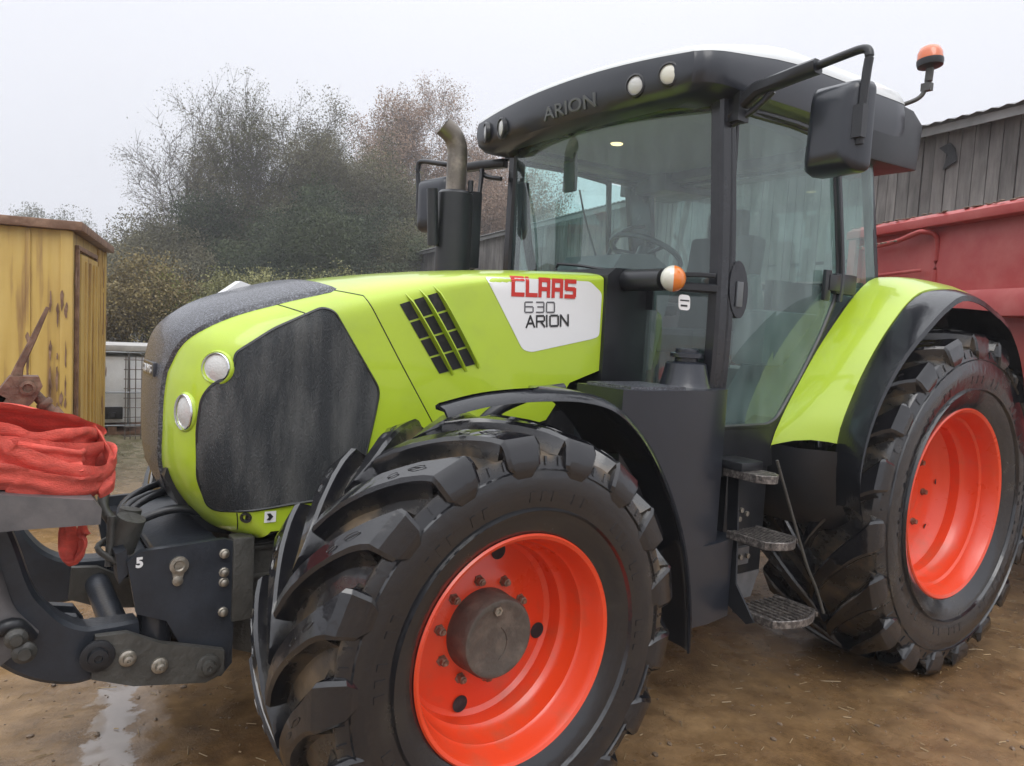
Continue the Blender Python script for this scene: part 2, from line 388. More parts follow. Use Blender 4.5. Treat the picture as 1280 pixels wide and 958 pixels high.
# --- panel gap line, chin vent
def gap(pts, name='panel_gap', w=.0022, sg=1):
    b_ = bmesh.new(); P = []
    n = 14; 
    for i in range(len(pts)-1):
        for k_ in range(n+(i == len(pts)-2)):
            t = k_/n; x = pts[i][0]*(1-t)+pts[i+1][0]*t; z = pts[i][1]*(1-t)+pts[i+1][1]*t
            y, _ = bY(x, z); P.append(V(x, (y+.0005)*sg, z))
    sweep(b_, P, [(w*cos(a), w*sin(a)) for a in (0, pi/2, pi, 3*pi/2)], up=V(0, 1, 0)); return fin(name, b_, BLK, bonnet, smooth=0)
for sg in (1, -1):
    gap([(.235, 1.775), (.098, 1.55), (-.09, 1.25), (-.12, 1.16)], sg=sg)
    gap([(.33, 1.79), (.235, 1.775)], sg=sg)
gap([(.56, 1.735), (.45, 1.70), (.455, 1.685)]); gap([(.66, 1.0), (.645, .93)])
# --- louvre openings with ribs
def lerp(a, b, t): return (a[0]+(b[0]-a[0])*t, a[1]+(b[1]-a[1])*t)
DARKH = mat('dark air opening', (.008, .008, .01), .7, col2=(.05, .045, .05), vscale=30, c2pos=(.5, .8))
for sg in (1, -1):
    lv = None
    for kcol in range(3):
        t0, b0 = lerp((.105, 1.755), (-.065, 1.815), kcol/3), lerp((-.078, 1.490), (-.252, 1.535), kcol/3)
        t1, b1 = lerp((.105, 1.755), (-.065, 1.815), (kcol+.70)/3), lerp((-.078, 1.490), (-.252, 1.535), (kcol+.70)/3)
        for c in range(4):
            a, d = c/4+.012, (c+1)/4-.012
            o_ = decal('louvre_opening', [lerp(t0, b0, a), lerp(t1, b1, a), lerp(t1, b1, d), lerp(t0, b0, d)], DARKH, off=.0025, step=.04, sg=sg)
        # raised blade beside the opening
        b_ = bmesh.new(); t2, b2 = lerp((.105, 1.755), (-.065, 1.815), (kcol+.74)/3), lerp((-.078, 1.490), (-.252, 1.535), (kcol+.74)/3)
        t3, b3 = lerp((.105, 1.755), (-.065, 1.815), (kcol+1.0)/3), lerp((-.078, 1.490), (-.252, 1.535), (kcol+1.0)/3)
        rows = []
        for i in range(11):
            q = -.09+1.15*i/10; h = .032*max(0, sin(pi*min(max((q+.09)/1.15, 0), 1)))**.35
            pa, pb = lerp(t2, b2, q), lerp(t3, b3, q); ya, na = bY(*pa); yb, _ = bY(*pb)
            rows.append([V(pa[0], (ya-.002)*sg, pa[1]), V(pa[0], (ya+h)*sg, pa[1]), V(lerp(pa, pb, .3)[0], (ya+h)*sg, lerp(pa, pb, .3)[1]), V(pb[0], (yb-.002)*sg, pb[1])])
        grid_patch(b_, rows); fin('louvre_blade', b_, LIME, bonnet, smooth=40)
# --- white model label and lettering
GLY = {'C': [(0, .08, 0, .92), (0, 1, .9, 1), (0, 0, .9, 0)], 'L': [(0, 0, 0, 1), (0, 0, .85, 0)], 'A': [(0, 0, 0, .85), (0, 1, .85, 1), (.85, 0, .85, .85), (.25, .42, .6, .42)],
       'S': [(0, 1, .9, 1), (0, .55, 0, .9), (.15, .5, .75, .5), (.9, .1, .9, .45), (0, 0, .8, 0)],
       '6': [(.1, 1, .9, 1), (0, .1, 0, .9), (.1, 0, .9, 0), (1, .1, 1, .45), (.1, .55, .9, .55)], '3': [(.1, 1, .9, 1), (1, .1, 1, .45), (1, .62, 1, .9), (.25, .54, .9, .54), (.1, 0, .9, 0)], '0': [(.1, 1, .9, 1), (0, .1, 0, .9), (1, .1, 1, .9), (.1, 0, .9, 0)],
       'a': [(0, 0, .5, 1)], 'R': [(0, 0, 0, 1), (.12, 1, .85, 1), (1, .6, 1, .88), (.12, .48, .85, .48), (.55, .42, 1, 0)], 'I': [(0, 0, 0, 1)], 'O': [(.15, 1, .95, 1), (0, .12, 0, .88), (1.1, .12, 1.1, .88), (.15, 0, .95, 0)], 'N': [(0, 0, 0, 1), (.12, .9, .9, .1), (1.02, 0, 1.02, 1)], 'a2': []}
GLY['@'] = [(0, 0, .5, 1), (.5, 1, 1.0, 0), (.25, .32, .75, .32)]
GW = {'I': .12, 'O': 1.12, '@': 1.0, 'L': .92}
for sg in (1, -1):
    lab = decal('bonnet_label', rpoly([(-.262, 1.882), (-.80, 1.905), (-.872, 1.86), (-.872, 1.668), (-.835, 1.655), (-.50, 1.588), (-.455, 1.598)], .02), WHITE, off=.002, sg=sg)
    def stroke_word(word, x, z, hgt, wid, gap_, th, m_, nm, rot=0, shear=0):
        b_ = bmesh.new(); k = 0; cx_ = 0
        for ch_ in word:
            segs_ = GLY[ch_]
            for (x0_, y0_, x1_, y1_) in segs_:
                k += 1; X0, Y0, X1, Y1 = cx_+x0_*wid, y0_*hgt, cx_+x1_*wid, y1_*hgt
                d = Vector((X1-X0, Y1-Y0)); L_ = d.length; d /= L_; nn = Vector((-d.y, d.x))*th/2; n_ = max(2, int(L_/.012))
                prev = None
                for i in range(n_+1):
                    t = i/n_; px_, py_ = X0-d.x*th/2+(d.x*(L_+th))*t, Y0-d.y*th/2+(d.y*(L_+th))*t
                    row = []
                    for sgn in (-1, 1):
                        lx, lz = px_+nn.x*sgn, py_+nn.y*sgn; lx += lz*shear
                        lx, lz = lx*cos(rot)-lz*sin(rot), lx*sin(rot)+lz*cos(rot)
                        X = x-lx if sg > 0 else x-totw+lx; Z = z+lz; y, n = bY(X, Z); n = n if n.y > 0 else -n
                        p_ = V(X, y, Z)+n*(.0032+.00012*k); row.append(b_.verts.new((p_.x, p_.y*sg, p_.z)))
                    if prev: b_.faces.new((prev[0], prev[1], row[1], row[0]))
                    prev = row
            cx_ += wid*GW.get(ch_, 1)+gap_
        return fin(nm, b_, m_, lab, smooth=0)
    totw = .36
    stroke_word('CLAAS', -.393, 1.822, .064, .052, .0175, .0175, REDL, 'red_lettering', rot=.035)
    stroke_word('630', -.455, 1.752, .042, .042, .014, .0062, GREYL, 'grey_lettering', rot=.055)
    stroke_word('@RION', -.468, 1.692, .044, .040, .0125, .0085, BLKL, 'black_lettering', rot=.075)
# --- headlamps
for (x, z, rr, dr, nm) in [(.735, 1.500, .050, V(.72, .66, .10), 'headlamp'), (.815, 1.342, .046, V(.93, .38, .0), 'corner_lamp')]:
    for sg in (1, -1):
        y, n = bY(x, z); d = dr.normalized(); d = V(d.x, d.y*sg, d.z); c = V(x, y*sg, z)
        M = MT(c-d*.030, d)
        bm = bmesh.new(); lathe(bm, [(rr*1.22, .020), (rr*1.20, .030), (rr*1.12, .034), (rr*1.02, .030)], 36, M)
        sc_ = 1 if nm == 'headlamp' else .8
        q = part(nm+'_recess', bm, LIME, bonnet, smooth=50)
        if nm != 'headlamp':
            for v in q.data.vertices: v.co.z = z+(v.co.z-z)*1.25
        bm = bmesh.new(); lathe(bm, [(rr*1.06, .02), (rr*1.08, .034), (rr*1.0, .040), (rr*.97, .032)], 36, M); lathe(bm, [(rr*.97, .030), (rr*.6, .040), (0, .045)], 36, M)
        q = part(nm, bm, [CHROME, LAMPG], bonnet, smooth=40)
        for p_ in q.data.polygons:
            if p_.index >= 36*3: p_.material_index = 1
        if nm != 'headlamp':
            for v in q.data.vertices: v.co.z = z+(v.co.z-z)*1.3
            for p_ in q.data.polygons: pass
# chin fasteners and sticker
decal('warning_sticker', [(.575, 1.005), (.535, 1.005), (.535, .965), (.575, .965)], WHITE, off=.004)
on_txt = decal('sticker_mark', [(.568, .998), (.556, .998), (.545, .985), (.556, .973), (.568, .975), (.560, .985)], BLKL, off=.006)
bm = bmesh.new(); y, n = bY(.632, .985); lathe(bm, [(.020, 0), (.020, .006), (.012, .006), (.010, .001), (0, .001)], 24, MT(V(.632, y, .985)-n*.001, n if n.y > 0 else -n)); part('chin_fastener', bm, BLK, bonnet)

# --- wheels
def tyre_mesh(R_, Wd, rb, lug, n, dth, seed=1, seg=144):
    rnd = random.Random(seed); b_ = bmesh.new(); ml = b_.verts.layers.float.new('mud')
    H = Wd/2; Ws = H*.93; Rg = R_-lug
    half = [(H*.78, rb-.035), (H*.86, rb-.012), (H*.95, rb+(R_-rb)*.14), (H*1.0, rb+(R_-rb)*.36), (H*1.0, rb+(R_-rb)*.50), (H*.97, rb+(R_-rb)*.63), (H*.93, rb+(R_-rb)*.74), (H*.86, Rg-.028), (H*.6, Rg-.010), (H*.3, Rg-.002)]
    prof = half+[(0, Rg)]+[(-a, b) for a, b in half[::-1]]
    rings = []
    for y, r_ in prof:
        ring = []
        for i in range(seg):
            a = 2*pi*i/seg; w = .004*sin(a*7+y*9)+.003*rnd.random() if r_ > Rg-.04 else 0
            v = b_.verts.new(((r_-w)*cos(a), y, (r_-w)*sin(a))); v[ml] = .54+.3*rnd.random() if r_ > Rg-.04 else (.34 if r_ > rb+(R_-rb)*.5 else .25)
            ring.append(v)
        rings.append(ring)
    for i in range(len(prof)-1):
        for j in range(seg):
            jj = (j+1) % seg; b_.faces.new((rings[i][j], rings[i][jj], rings[i+1][jj], rings[i+1][j]))
    # bead ring detail on sidewalls
    for sg in (1, -1):
        for (yy, rr) in ((H*.985, rb+(R_-rb)*.22), (H*.975, rb+(R_-rb)*.60)):
            A = []
            for i in range(seg):
                a = 2*pi*i/seg; A.append([b_.verts.new(((rr+o1)*cos(a), sg*(yy+o2), (rr+o1)*sin(a))) for o1, o2 in ((-.008, -.012), (0, .008), (.008, -.012))])
            for i in range(seg):
                ii = (i+1) % seg
                for k_ in range(2): b_.faces.new((A[i][k_], A[ii][k_], A[ii][k_+1], A[i][k_+1]))
        for k_ in range(72):     # short moulded ribs round the shoulder of the sidewall
            a = 2*pi*k_/72
            for (ra, rb2, wr, ht) in ((rb+(R_-rb)*.64, rb+(R_-rb)*.72, .004, .004),) + (((rb+(R_-rb)*.30, rb+(R_-rb)*.40, .010, .003),) if k_ % 9 in (1, 2, 3, 5, 6) else ()):
                pp = []
                for rr, yo in ((ra, 0), (rb2, -.008*0)):
                    yy = float(np.interp(rr, [p_[1] for p_ in half[:8]], [p_[0] for p_ in half[:8]]))
                    for da in (-wr, wr): pp.append((rr, yy, a+da/rr))
                A_ = [b_.verts.new((r1*cos(t1), sg*(y1-.003), r1*sin(t1))) for r1, y1, t1 in pp]; B_ = [b_.verts.new((r1*cos(t1), sg*(y1+ht), r1*sin(t1))) for r1, y1, t1 in pp]
                for v in A_+B_: v[ml] = .25
                b_.faces.new((B_[0], B_[1], B_[3], B_[2]))
                for i0, i1 in ((0, 1), (1, 3), (3, 2), (2, 0)): b_.faces.new((A_[i0], A_[i1], B_[i1], B_[i0]))
    def crown(u): return R_-.030*u**2.4
    for s in (1, -1):
        for k_ in range(n):
            th0 = 2*pi*(k_+(0 if s > 0 else .5))/n; lo = -.01
            St = []
            NU = 11
            for i in range(NU):
                u = i/(NU-1); yy = lo+u*(Ws-lo); th = th0+dth*(u**.72); rt = crown(u); wd = (.036+.018*u)*(R_/.7)**.5
                if u > .85: wd *= 1.0+.22*(u-.85)/.15
                if i == 0: wd *= .8
                St.append((yy, th, rt, wd, .0))
            th = th0+dth
            wd = St[-1][3]
            St.append((Ws+.016, th+.006, R_-.055, wd*1.0, .1))
            St.append((Ws+.026, th+.010, R_-.115, wd*.86, .3))
            St.append((Ws+.020, th+.012, R_-.150, wd*.55, .45))
            St.append((H*.93, th+.012, R_-.185, wd*.3, .5))
            R4 = []
            for i, (yy, th, rt, wd, md) in enumerate(St):
                last = i >= NU; gr = Rg-.03 if not last else rt-.06
                # direction across: tangential
                nxt = St[min(i+1, len(St)-1)]; prv = St[max(i-1, 0)]
                row = []
                jit = rnd.uniform(-.002, .002)
                if i < NU: ch = .010; prof4 = [(-wd-.016, gr), (-wd-.003, rt-ch), (-wd+ch, rt+jit), (wd-ch, rt+jit), (wd+.003, rt-ch), (wd+.016, gr)]; dy = [0]*6
                else:
                    prof4 = [(-wd-.014, rt), (-wd-.002, rt), (-wd+.010, rt), (wd-.010, rt), (wd+.002, rt), (wd+.014, rt)]; dy = [-.05, -.008, 0, 0, -.008, -.05]
                if i == NU: prof4[0] = (-wd-.016, Rg-.03); prof4[5] = (wd+.016, Rg-.03)
                if i == NU+1: prof4[0] = (-wd-.016, min(Rg-.05, rt)); prof4[5] = (wd+.016, min(Rg-.05, rt))
                for (tw, rr), d_ in zip(prof4, dy):
                    a = th+tw/rr
                    v = b_.verts.new((rr*cos(a), s*(yy+d_), rr*sin(a)))
                    v[ml] = (.8 if abs(tw) > wd+.01 else (0.2 if abs(tw) > wd-.002 else 0.0))+md*.3
                    row.append(v)
                R4.append(row)
            for i in range(len(R4)-1):
                for j in range(5): b_.faces.new((R4[i][j], R4[i][j+1], R4[i+1][j+1], R4[i+1][j]))
            b_.faces.new(R4[0])
            for (u0_, u1_, off_) in ((.52, .60, -.25), (.66, .80, .1)):      # small raised moulding marks on the lug top
                mk = []
                for q_ in range(9):
                    a_ = 2*pi*q_/8; u_ = (u0_+u1_)/2+(u1_-u0_)/2*cos(a_); yy_ = lo+u_*(Ws-lo); rt_ = crown(u_); th_ = th0+dth*(u_**.72)+(off_*.03+.009*sin(a_))/rt_
                    mk.append([(rt_+.0005, yy_, th_), (rt_+.0025, yy_+.002, th_+.002), (rt_+.0005, yy_+.004, th_+.004)])
                vv = [[b_.verts.new((r1*cos(t1), s*y1, r1*sin(t1))) for r1, y1, t1 in row] for row in mk]
                for i in range(8):
                    for j in range(2): b_.faces.new((vv[i][j], vv[i][j+1], vv[i+1][j+1], vv[i+1][j]))
            # little wear bars printed on the lug top
    bmesh.ops.recalc_face_normals(b_, faces=b_.faces)
    me = bpy.data.meshes.new('tyre'); b_.to_mesh(me); b_.free(); return me
def ylathe(bm_, prof, seg=72):
    lathe(bm_, prof, seg, Matrix.Rotation(-pi/2, 4, 'X'))
def make_wheel(name, R_, Wd, rb, lug, n, dth, front, mirror):
    w = empty(name); w.parent = TR
    rot0 = .08
    me = tyre_mesh(R_, Wd, rb, lug, n, dth, 3 if front else 5)
    if mirror: me.transform(Matrix.Diagonal((1, -1, 1, 1))); me.flip_normals()
    t = link('tyre', me, RUB, w, 24)
    bm_ = bmesh.new()
    if front:
        pr = [(.372, -.215), (.392, -.235), (.372, -.20), (.345, -.12), (.335, .0), (.368, .195), (.378, .222), (.392, .232), (.396, .240), (.390, .246), (.378, .240), (.366, .215), (.356, .165), (.348, .155), (.343, .10), (.330, .080), (.322, .072), (.316, .020), (.300, .006), (.22, .016), (.19, .030), (.13, .032), (0, .032)]
    else:
        pr = [(.49, -.28), (.512, -.295), (.49, -.25), (.45, -.1), (.45, .1), (.49, .23), (.505, .262), (.524, .270), (.528, .280), (.520, .287), (.504, .280), (.488, .245), (.478, .20), (.466, .190), (.458, .13), (.445, .112), (.436, .10), (.43, .05), (.418, .042), (.40, .02), (.34, -.01), (.22, -.02), (.15, -.02), (0, -.02)]
    ylathe(bm_, [(a_*(.957 if front else .965), h_) for a_, h_ in pr], 96)
    if mirror:
        for v in bm_.verts: v.co.y *= -1
    rim = fin('rim', bm_, RIM, w, smooth=28)
    sg = -1 if mirror else 1
    if front:
        bm_ = bmesh.new(); ylathe(bm_, [(.142, .02), (.141, .045), (.139, .055), (.137, .118), (.130, .130), (.120, .133), (.112, .130), (.02, .131), (0, .131)], 48)
        for v in bm_.verts: v.co.y *= sg
        hub = fin('hub_cap', bm_, HUB, w, smooth=40)
        bm_ = bmesh.new(); lathe(bm_, [(.016, .0), (.016, .010), (.009, .010), (.008, .004), (0, .004)], 6, MT((.004, sg*.131, .100), (0, sg, 0))); fin('drain_plug', bm_, STEEL, hub)
        bm_ = bmesh.new()
        for i in range(3):
            a = 2.2+i*.7; beam(bm_, [V(.02+.05*cos(a+j*.25), sg*.132, -.01+.06*sin(a+j*.25)) for j in range(4)], .005, .004)
        fin('casting_mark', bm_, HUB, hub)
        for i in range(10):
            a = radians(88)+2*pi*i/10*1.0
            bm_ = bmesh.new(); P = V(.172*cos(a), 0, .172*sin(a))
            lathe(bm_, [(.019, .014), (.019, .024), (.0155, .024), (.014, .044), (.009, .045), (.009, .052), (0, .054)], 6, MT(V(P.x, sg*.01, P.z), (0, sg, 0)))
            fin('wheel_bolt', bm_, HUBB, w)
        for i in range(4):
            a = radians(110)+i*pi/2*1.0
            bm_ = bmesh.new(); Mh = MT(V(.262*cos(a), sg*.0150, .262*sin(a)), (0, sg, 0))
            bmesh.ops.create_circle(bm_, cap_ends=True, radius=.029, segments=24, matrix=Mh @ Matrix.Diagonal((1, 1.0, 1, 1)))
            fin('rim_hole', bm_, DARKH, w)
    else:
        bm_ = bmesh.new(); ylathe(bm_, [(.16, -.02), (.155, .0), (.13, .01), (0, .012)], 36)
        for v in bm_.verts: v.co.y *= sg
        fin('hub_cap', bm_, RIM, w, smooth=40)
        for i in range(8):
            a = radians(15)+2*pi*i/8; bm_ = bmesh.new()
            lathe(bm_, [(.02, -.01), (.02, .004), (.014, .004), (.014, .02), (0, .021)], 6, MT(V(.24*cos(a), sg*-.01, .24*sin(a)), (0, sg, 0))); fin('wheel_bolt', bm_, HUBB, w)
        for i in range(8):
            a = radians(5)+2*pi*i/8; bm_ = bmesh.new()
            bmesh.ops.create_circle(bm_, cap_ends=True, radius=.017, segments=20, matrix=MT(V(.355*cos(a), sg*.003, .355*sin(a)), (0, sg, 0)))
            fin('rim_hole', bm_, DARKH, w)
    return w
HUBB = mat('muddy bolt', (.20, .10, .06), .5, .4, col2=(.32, .27, .22), vscale=60)
for mir in (False, True):
    s = -1 if mir else 1
    w = make_wheel('front_wheel', .722, .55, .388, .060, 17, .48, True, mir); w.location = (0, s*.952, .672); w.rotation_euler = (0, radians(6+8*mir), radians(1.4))
    w = make_wheel('rear_wheel', .925, .66, .522, .062, 19, .44, False, mir); w.location = (-2.82, s*.925, .885); w.rotation_euler = (0, radians(11), 0)
# --- front mudguards (near and far)
def arc_pts(cx, cz, R_, a0, a1, n): return [(cx+R_*cos(a0+(a1-a0)*i/n), cz+R_*sin(a0+(a1-a0)*i/n)) for i in range(n+1)]
for sg in (1, -1):
    bm = bmesh.new(); A = [(p_.x, p_.z) for p_ in smooth_path([V(.27, 0, 1.445), V(.12, 0, 1.475), V(-.08, 0, 1.488), V(-.27, 0, 1.48), V(-.42, 0, 1.44), V(-.55, 0, 1.345), V(-.66, 0, 1.215), V(-.77, 0, 1.03), V(-.845, 0, .84), V(-.89, 0, .62), V(-.90, 0, .46)], 5)][:51]; NA = len(A)-1; rows = []
    for i, (x, z) in enumerate(A):
        t = i/NA; yo = 1.14; yi = .72 if t > .34 else .72+.35*min(1, (.34-t)/.14)
        q0, q1 = A[max(i-1, 0)], A[min(i+1, NA)]; dl = math.hypot(q1[0]-q0[0], q1[1]-q0[1]); nx, nz = (q1[1]-q0[1])/dl, -(q1[0]-q0[0])/dl; row = []
        for (yy, dn) in ((yi, -.012), (yi, .0), (yi*.6+yo*.4, .012), (yo-.05, .006), (yo-.012, -.006), (yo, -.028), (yo-.010, -.030), (yo-.022, -.014), (yo-.06, -.004), (yi*.6+yo*.4, .002), (yi+.01, -.012)):
            row.append(V(x+nx*dn, yy*sg, z+nz*dn))
        rows.append(row)
    vs = grid_patch(bm, rows); bm.faces.new(vs[0]); bm.faces.new(vs[-1])
    fg = part('front_mudguard', bm, BLKG, smooth=45)
    bm = bmesh.new(); tube(bm, [(-.02, sg*.80, 1.20), (-.06, sg*.84, 1.36), (-.20, sg*.88, 1.445), (-.36, sg*.9, 1.475)], .022, 10)
    tube(bm, [(-.02, sg*.80, 1.20), (-.04, sg*.60, 1.0), (-.05, sg*.5, .85)], .022, 10)
    part('mudguard_bracket', bm, BLK, fg, smooth=60)
# --- chassis
bm = bmesh.new()
box2(bm, (.62, -.26, .56), (-1.0, .26, .93)); box2(bm, (-.9, -.30, .60), (-2.9, .30, 1.12)); box2(bm, (.2, -.33, .72), (-.5, .33, 1.0))
part('engine_block', bm, CAST, bevel=.02)
bm = bmesh.new()
box2(bm, (.66, .27, .63), (.25, .36, .87)); box2(bm, (.66, -.36, .63), (.25, -.27, .87))
prism(bm, [(.66, .60), (.25, .63), (.05, .50), (.05, .42), (.50, .42), (.64, .48)], 'y', -.34, .34)
for zz in (.66, .74, .845): box2(bm, (.65, .355, zz), (.28, .372, zz+.018))
ch = part('front_casting', bm, CAST, bevel=.008)
bm = bmesh.new(); box2(bm, (.55, -.38, .90), (-.85, .38, 1.02)); box2(bm, (-.2, -.45, 1.0), (-.9, .45, 1.33)); part('engine_bay', bm, DARKH, bevel=.01)
bm = bmesh.new(); cyl(bm, (0, -.78, .66), (0, .78, .66), .085, seg=24); cyl(bm, (0, -.22, .66), (0, .22, .66), .17, seg=24)
tube(bm, [(.13, -.70, .66), (.15, 0, .64), (.13, .70, .66)], .03, 10); cyl(bm, (0, .60, .66), (0, .82, .66), .13, .16); cyl(bm, (0, -.82, .66), (0, -.60, .66), .16, .13)
part('front_axle', bm, CAST, smooth=50)
bm = bmesh.new(); cyl(bm, (-2.82, -.86, .885), (-2.82, .86, .885), .13, seg=24); cyl(bm, (-2.82, -.5, .885), (-2.82, .5, .885), .3, seg=24); part('rear_axle', bm, CAST, smooth=50)
bm = bmesh.new(); lathe(bm, [(.012, 0), (.012, .012), (0, .013)], 12, MT((.34, .372, .80), (0, 1, 0))); part('paint_mark', bm, mat('yellow paint dab', (.5, .55, .05), .5), ch)
# hoses behind linkage
bm = bmesh.new()
for k_ in range(3):
    y0 = -.25+.07*k_
    tube(bm, [(.60, y0, .95+.01*k_), (.78, y0+.05, .99-.02*(k_ % 2)), (.93, y0+.10, .93), (.95, y0+.14, .80)], .014+.004*(k_ % 2), 8)
tube(bm, [(.66, .20, .93), (.80, .20, .98), (.93, .20, .95), (.97, .28, .92), (.97, .30, .88)], .016, 8)
part('hydraulic_hose', bm, BLK, smooth=60)
# --- front linkage
for sg in (1, -1):
    bm = bmesh.new()
    prism(bm, [(1.00, .875), (.96, .905), (.70, .915), (.66, .90), (.665, .47), (.70, .43), (.775, .44), (.80, .50), (.88, .66), (.97, .70)], 'y', sg*.395, sg*.42)
    pl = part('linkage_side_plate', bm, FRAME, bevel=.004)
    bm = bmesh.new(); box2(bm, (.672, sg*.36, .62), (.60, sg*.43, .915)); part('mounting_flange', bm, CAST, pl, bevel=.006)
    for z in (.865, .80, .765, .66):
        bm = bmesh.new(); lathe(bm, [(.017, 0), (.017, .006), (.014, .008), (.013, .018), (.006, .022), (0, .022)], 10, MT((.700, sg*.42, z), (0, sg, 0))); part('plate_bolt', bm, STEEL, pl)
    for (x, z, a) in ((.845, .845, -1.5),):
        bm = bmesh.new(); d = V(cos(a), 0, sin(a)); lathe(bm, [(.03, 0), (.03, .010), (.018, .012), (.013, .006), (0, .006)], 24, MT((x, sg*.42, z), (0, sg, 0)))
        lathe(bm, [(.017, 0), (.017, .009), (.008, .012), (0, .012)], 20, MT(V(x, sg*.42, z)+d*.052, (0, sg, 0))); prism(bm, [(x-.024, z), (x+.024, z), (x+.013+.052*d.x, z+.052*d.z), (x-.013+.052*d.x, z+.052*d.z)], 'y', sg*.4195, sg*.427); part('pin_keeper', bm, STEEL, pl)
    # lift cylinder
    bm = bmesh.new(); cyl(bm, (.90, sg*.33, .86), (.905, sg*.36, .57), .055, seg=28); cyl(bm, (.905, sg*.36, .57), (.91, sg*.36, .55), .062, seg=28); cyl(bm, (.90, sg*.33, .80), (.90, sg*.33, .87), .062)
    cyl(bm, (.91, sg*.36, .55), (.915, sg*.37, .47), .03); part('lift_cylinder', bm, BLKG, pl, smooth=50)
    # lower arm, curved forward
    bm = bmesh.new()
    prism(bm, [(.70, .455), (.76, .435), (.98, .475), (1.10, .525), (1.09, .66), (1.0, .655), (.90, .60), (.76, .555), (.70, .535)], 'y', sg*.425, sg*.455)
    prism(bm, [(.76, .445), (.98, .48), (1.10, .535), (1.09, .66), (1.0, .65), (.90, .59), (.76, .55)], 'y', sg*.28, sg*.31)
    la = part('lower_link_plate', bm, CAST, pl, bevel=.004)
    bm = bmesh.new(); P = smooth_path([(.96, sg*.36, .60), (1.06, sg*.37, .595), (1.15, sg*.38, .60), (1.25, sg*.385, .66), (1.33, sg*.39, .77), (1.38, sg*.39, .95), (1.44, sg*.39, 1.15)], 7)
    sweep(bm, P, rect(.10, .125, .12), scale=[float(np.interp(i/(len(P)-1), [0, .3, .6, 1], [.8, 1.0, 1.15, 1])) for i in range(len(P))], up=V(0, 1, 0)) if False else sweep(bm, P, rect(.10, .18, .12), up=V(0, 0, 1), scale=[float(np.interp(i/(len(P)-1), [0, .3, .6, 1], [.8, 1.0, 1.1, .9])) for i in range(len(P))])
    part('lower_link_arm', bm, FRAME, pl, smooth=40, bevel=.004)
    for (x, z, rr, m_) in ((.755, .495, .038, CAST), (.905, .530, .026, STEEL), (1.00, .575, .026, STEEL), (1.085, .60, .05, BLK)):
        bm = bmesh.new(); lathe(bm, [(rr, 0), (rr, .010), (rr*.75, .014), (rr*.6, .014), (rr*.55, .030), (rr*.25, .032), (rr*.2, .026), (0, .026)], 20, MT((x, sg*.455, z), (0, sg, 0))); part('pivot_pin', bm, m_, la, smooth=40)
bm = bmesh.new(); beam(bm, [V(.93, -.40, .80), V(.93, .40, .80)], .06, .10); beam(bm, [V(.80, -.40, .87), V(.80, .40, .87)], .22, .03); cyl(bm, (1.0, -.40, .58), (1.0, .40, .58), .045)
part('linkage_cross_tube', bm, FRAME, bevel=.005)
Mt = Matrix(((.85, 0, -.5, .985), (0, 0, 1, .40), (0, 1, 0, .84), (0, 0, 0, 1)))
bm = bmesh.new(); prism(bm, [(.985, .84), (1.0, .91), (1.03, .90), (1.02, .80)], 'y', .30, .40); part('top_link_bracket', bm, FRAME, bevel=.004)
tm = text_mesh('5', .045, WHITE, TR, Matrix(((-1, 0, 0, .975), (0, 0, 1, .4215), (0, 1, 0, .855), (0, 0, 0, 1))), 'size_mark', .0008, .002)
bm = bmesh.new(); tube(bm, [(1.00, .30, .95), (1.05, .26, 1.02), (1.03, .20, 1.10)], .018, 10); tube(bm, [(1.03, .30, 1.0), (1.035, .31, .90), (1.04, .33, .84)], .013, 8); tube(bm, [(1.0, .26, .93), (1.07, .30, .90), (1.02, .36, .86)], .01, 8)
cyl(bm, (1.0, .28, .88), (.97, .30, .99), .045); cyl(bm, (.98, .22, .9), (.96, .22, 1.0), .035)
part('hose_coupling', bm, CAST, smooth=50)

# --- side tank box with air intake
bm = bmesh.new()
prism(bm, [(-.66, .62), (-.66, .90), (-.74, .945), (-1.12, .955), (-1.25, .925), (-1.285, .88), (-1.285, .62)], 'z', .80, 1.470)
tk = part('fuel_tank', bm, DGREY, bevel=.022)
bm = bmesh.new(); prism(bm, [(-.90, .62), (-.90, .945), (-1.20, .955), (-1.36, .93), (-1.41, .88), (-1.41, .62)], 'z', .45, .803); part('tank_lower', bm, DGREY, tk, bevel=.02)
for (z0, z1) in ((.44, 1.475),):
    pass
bm = bmesh.new()
lathe(bm, [(.115, 0), (.105, .02), (.088, .10), (.080, .105), (.05, .11), (.05, .125), (.072, .128), (.072, .145), (.05, .150), (.05, .160), (.045, .165), (0, .168)], 36, Matrix.Translation((-1.15, .77, 1.470)))
ai = part('air_intake_cap', bm, DGREY, tk, smooth=35)
bm = bmesh.new(); prism(bm, [(-.68, .66), (-.70, .9), (-.98, .93), (-.98, .66)], 'z', 1.47, 1.482); part('tank_top_mat', bm, STRIP, tk)
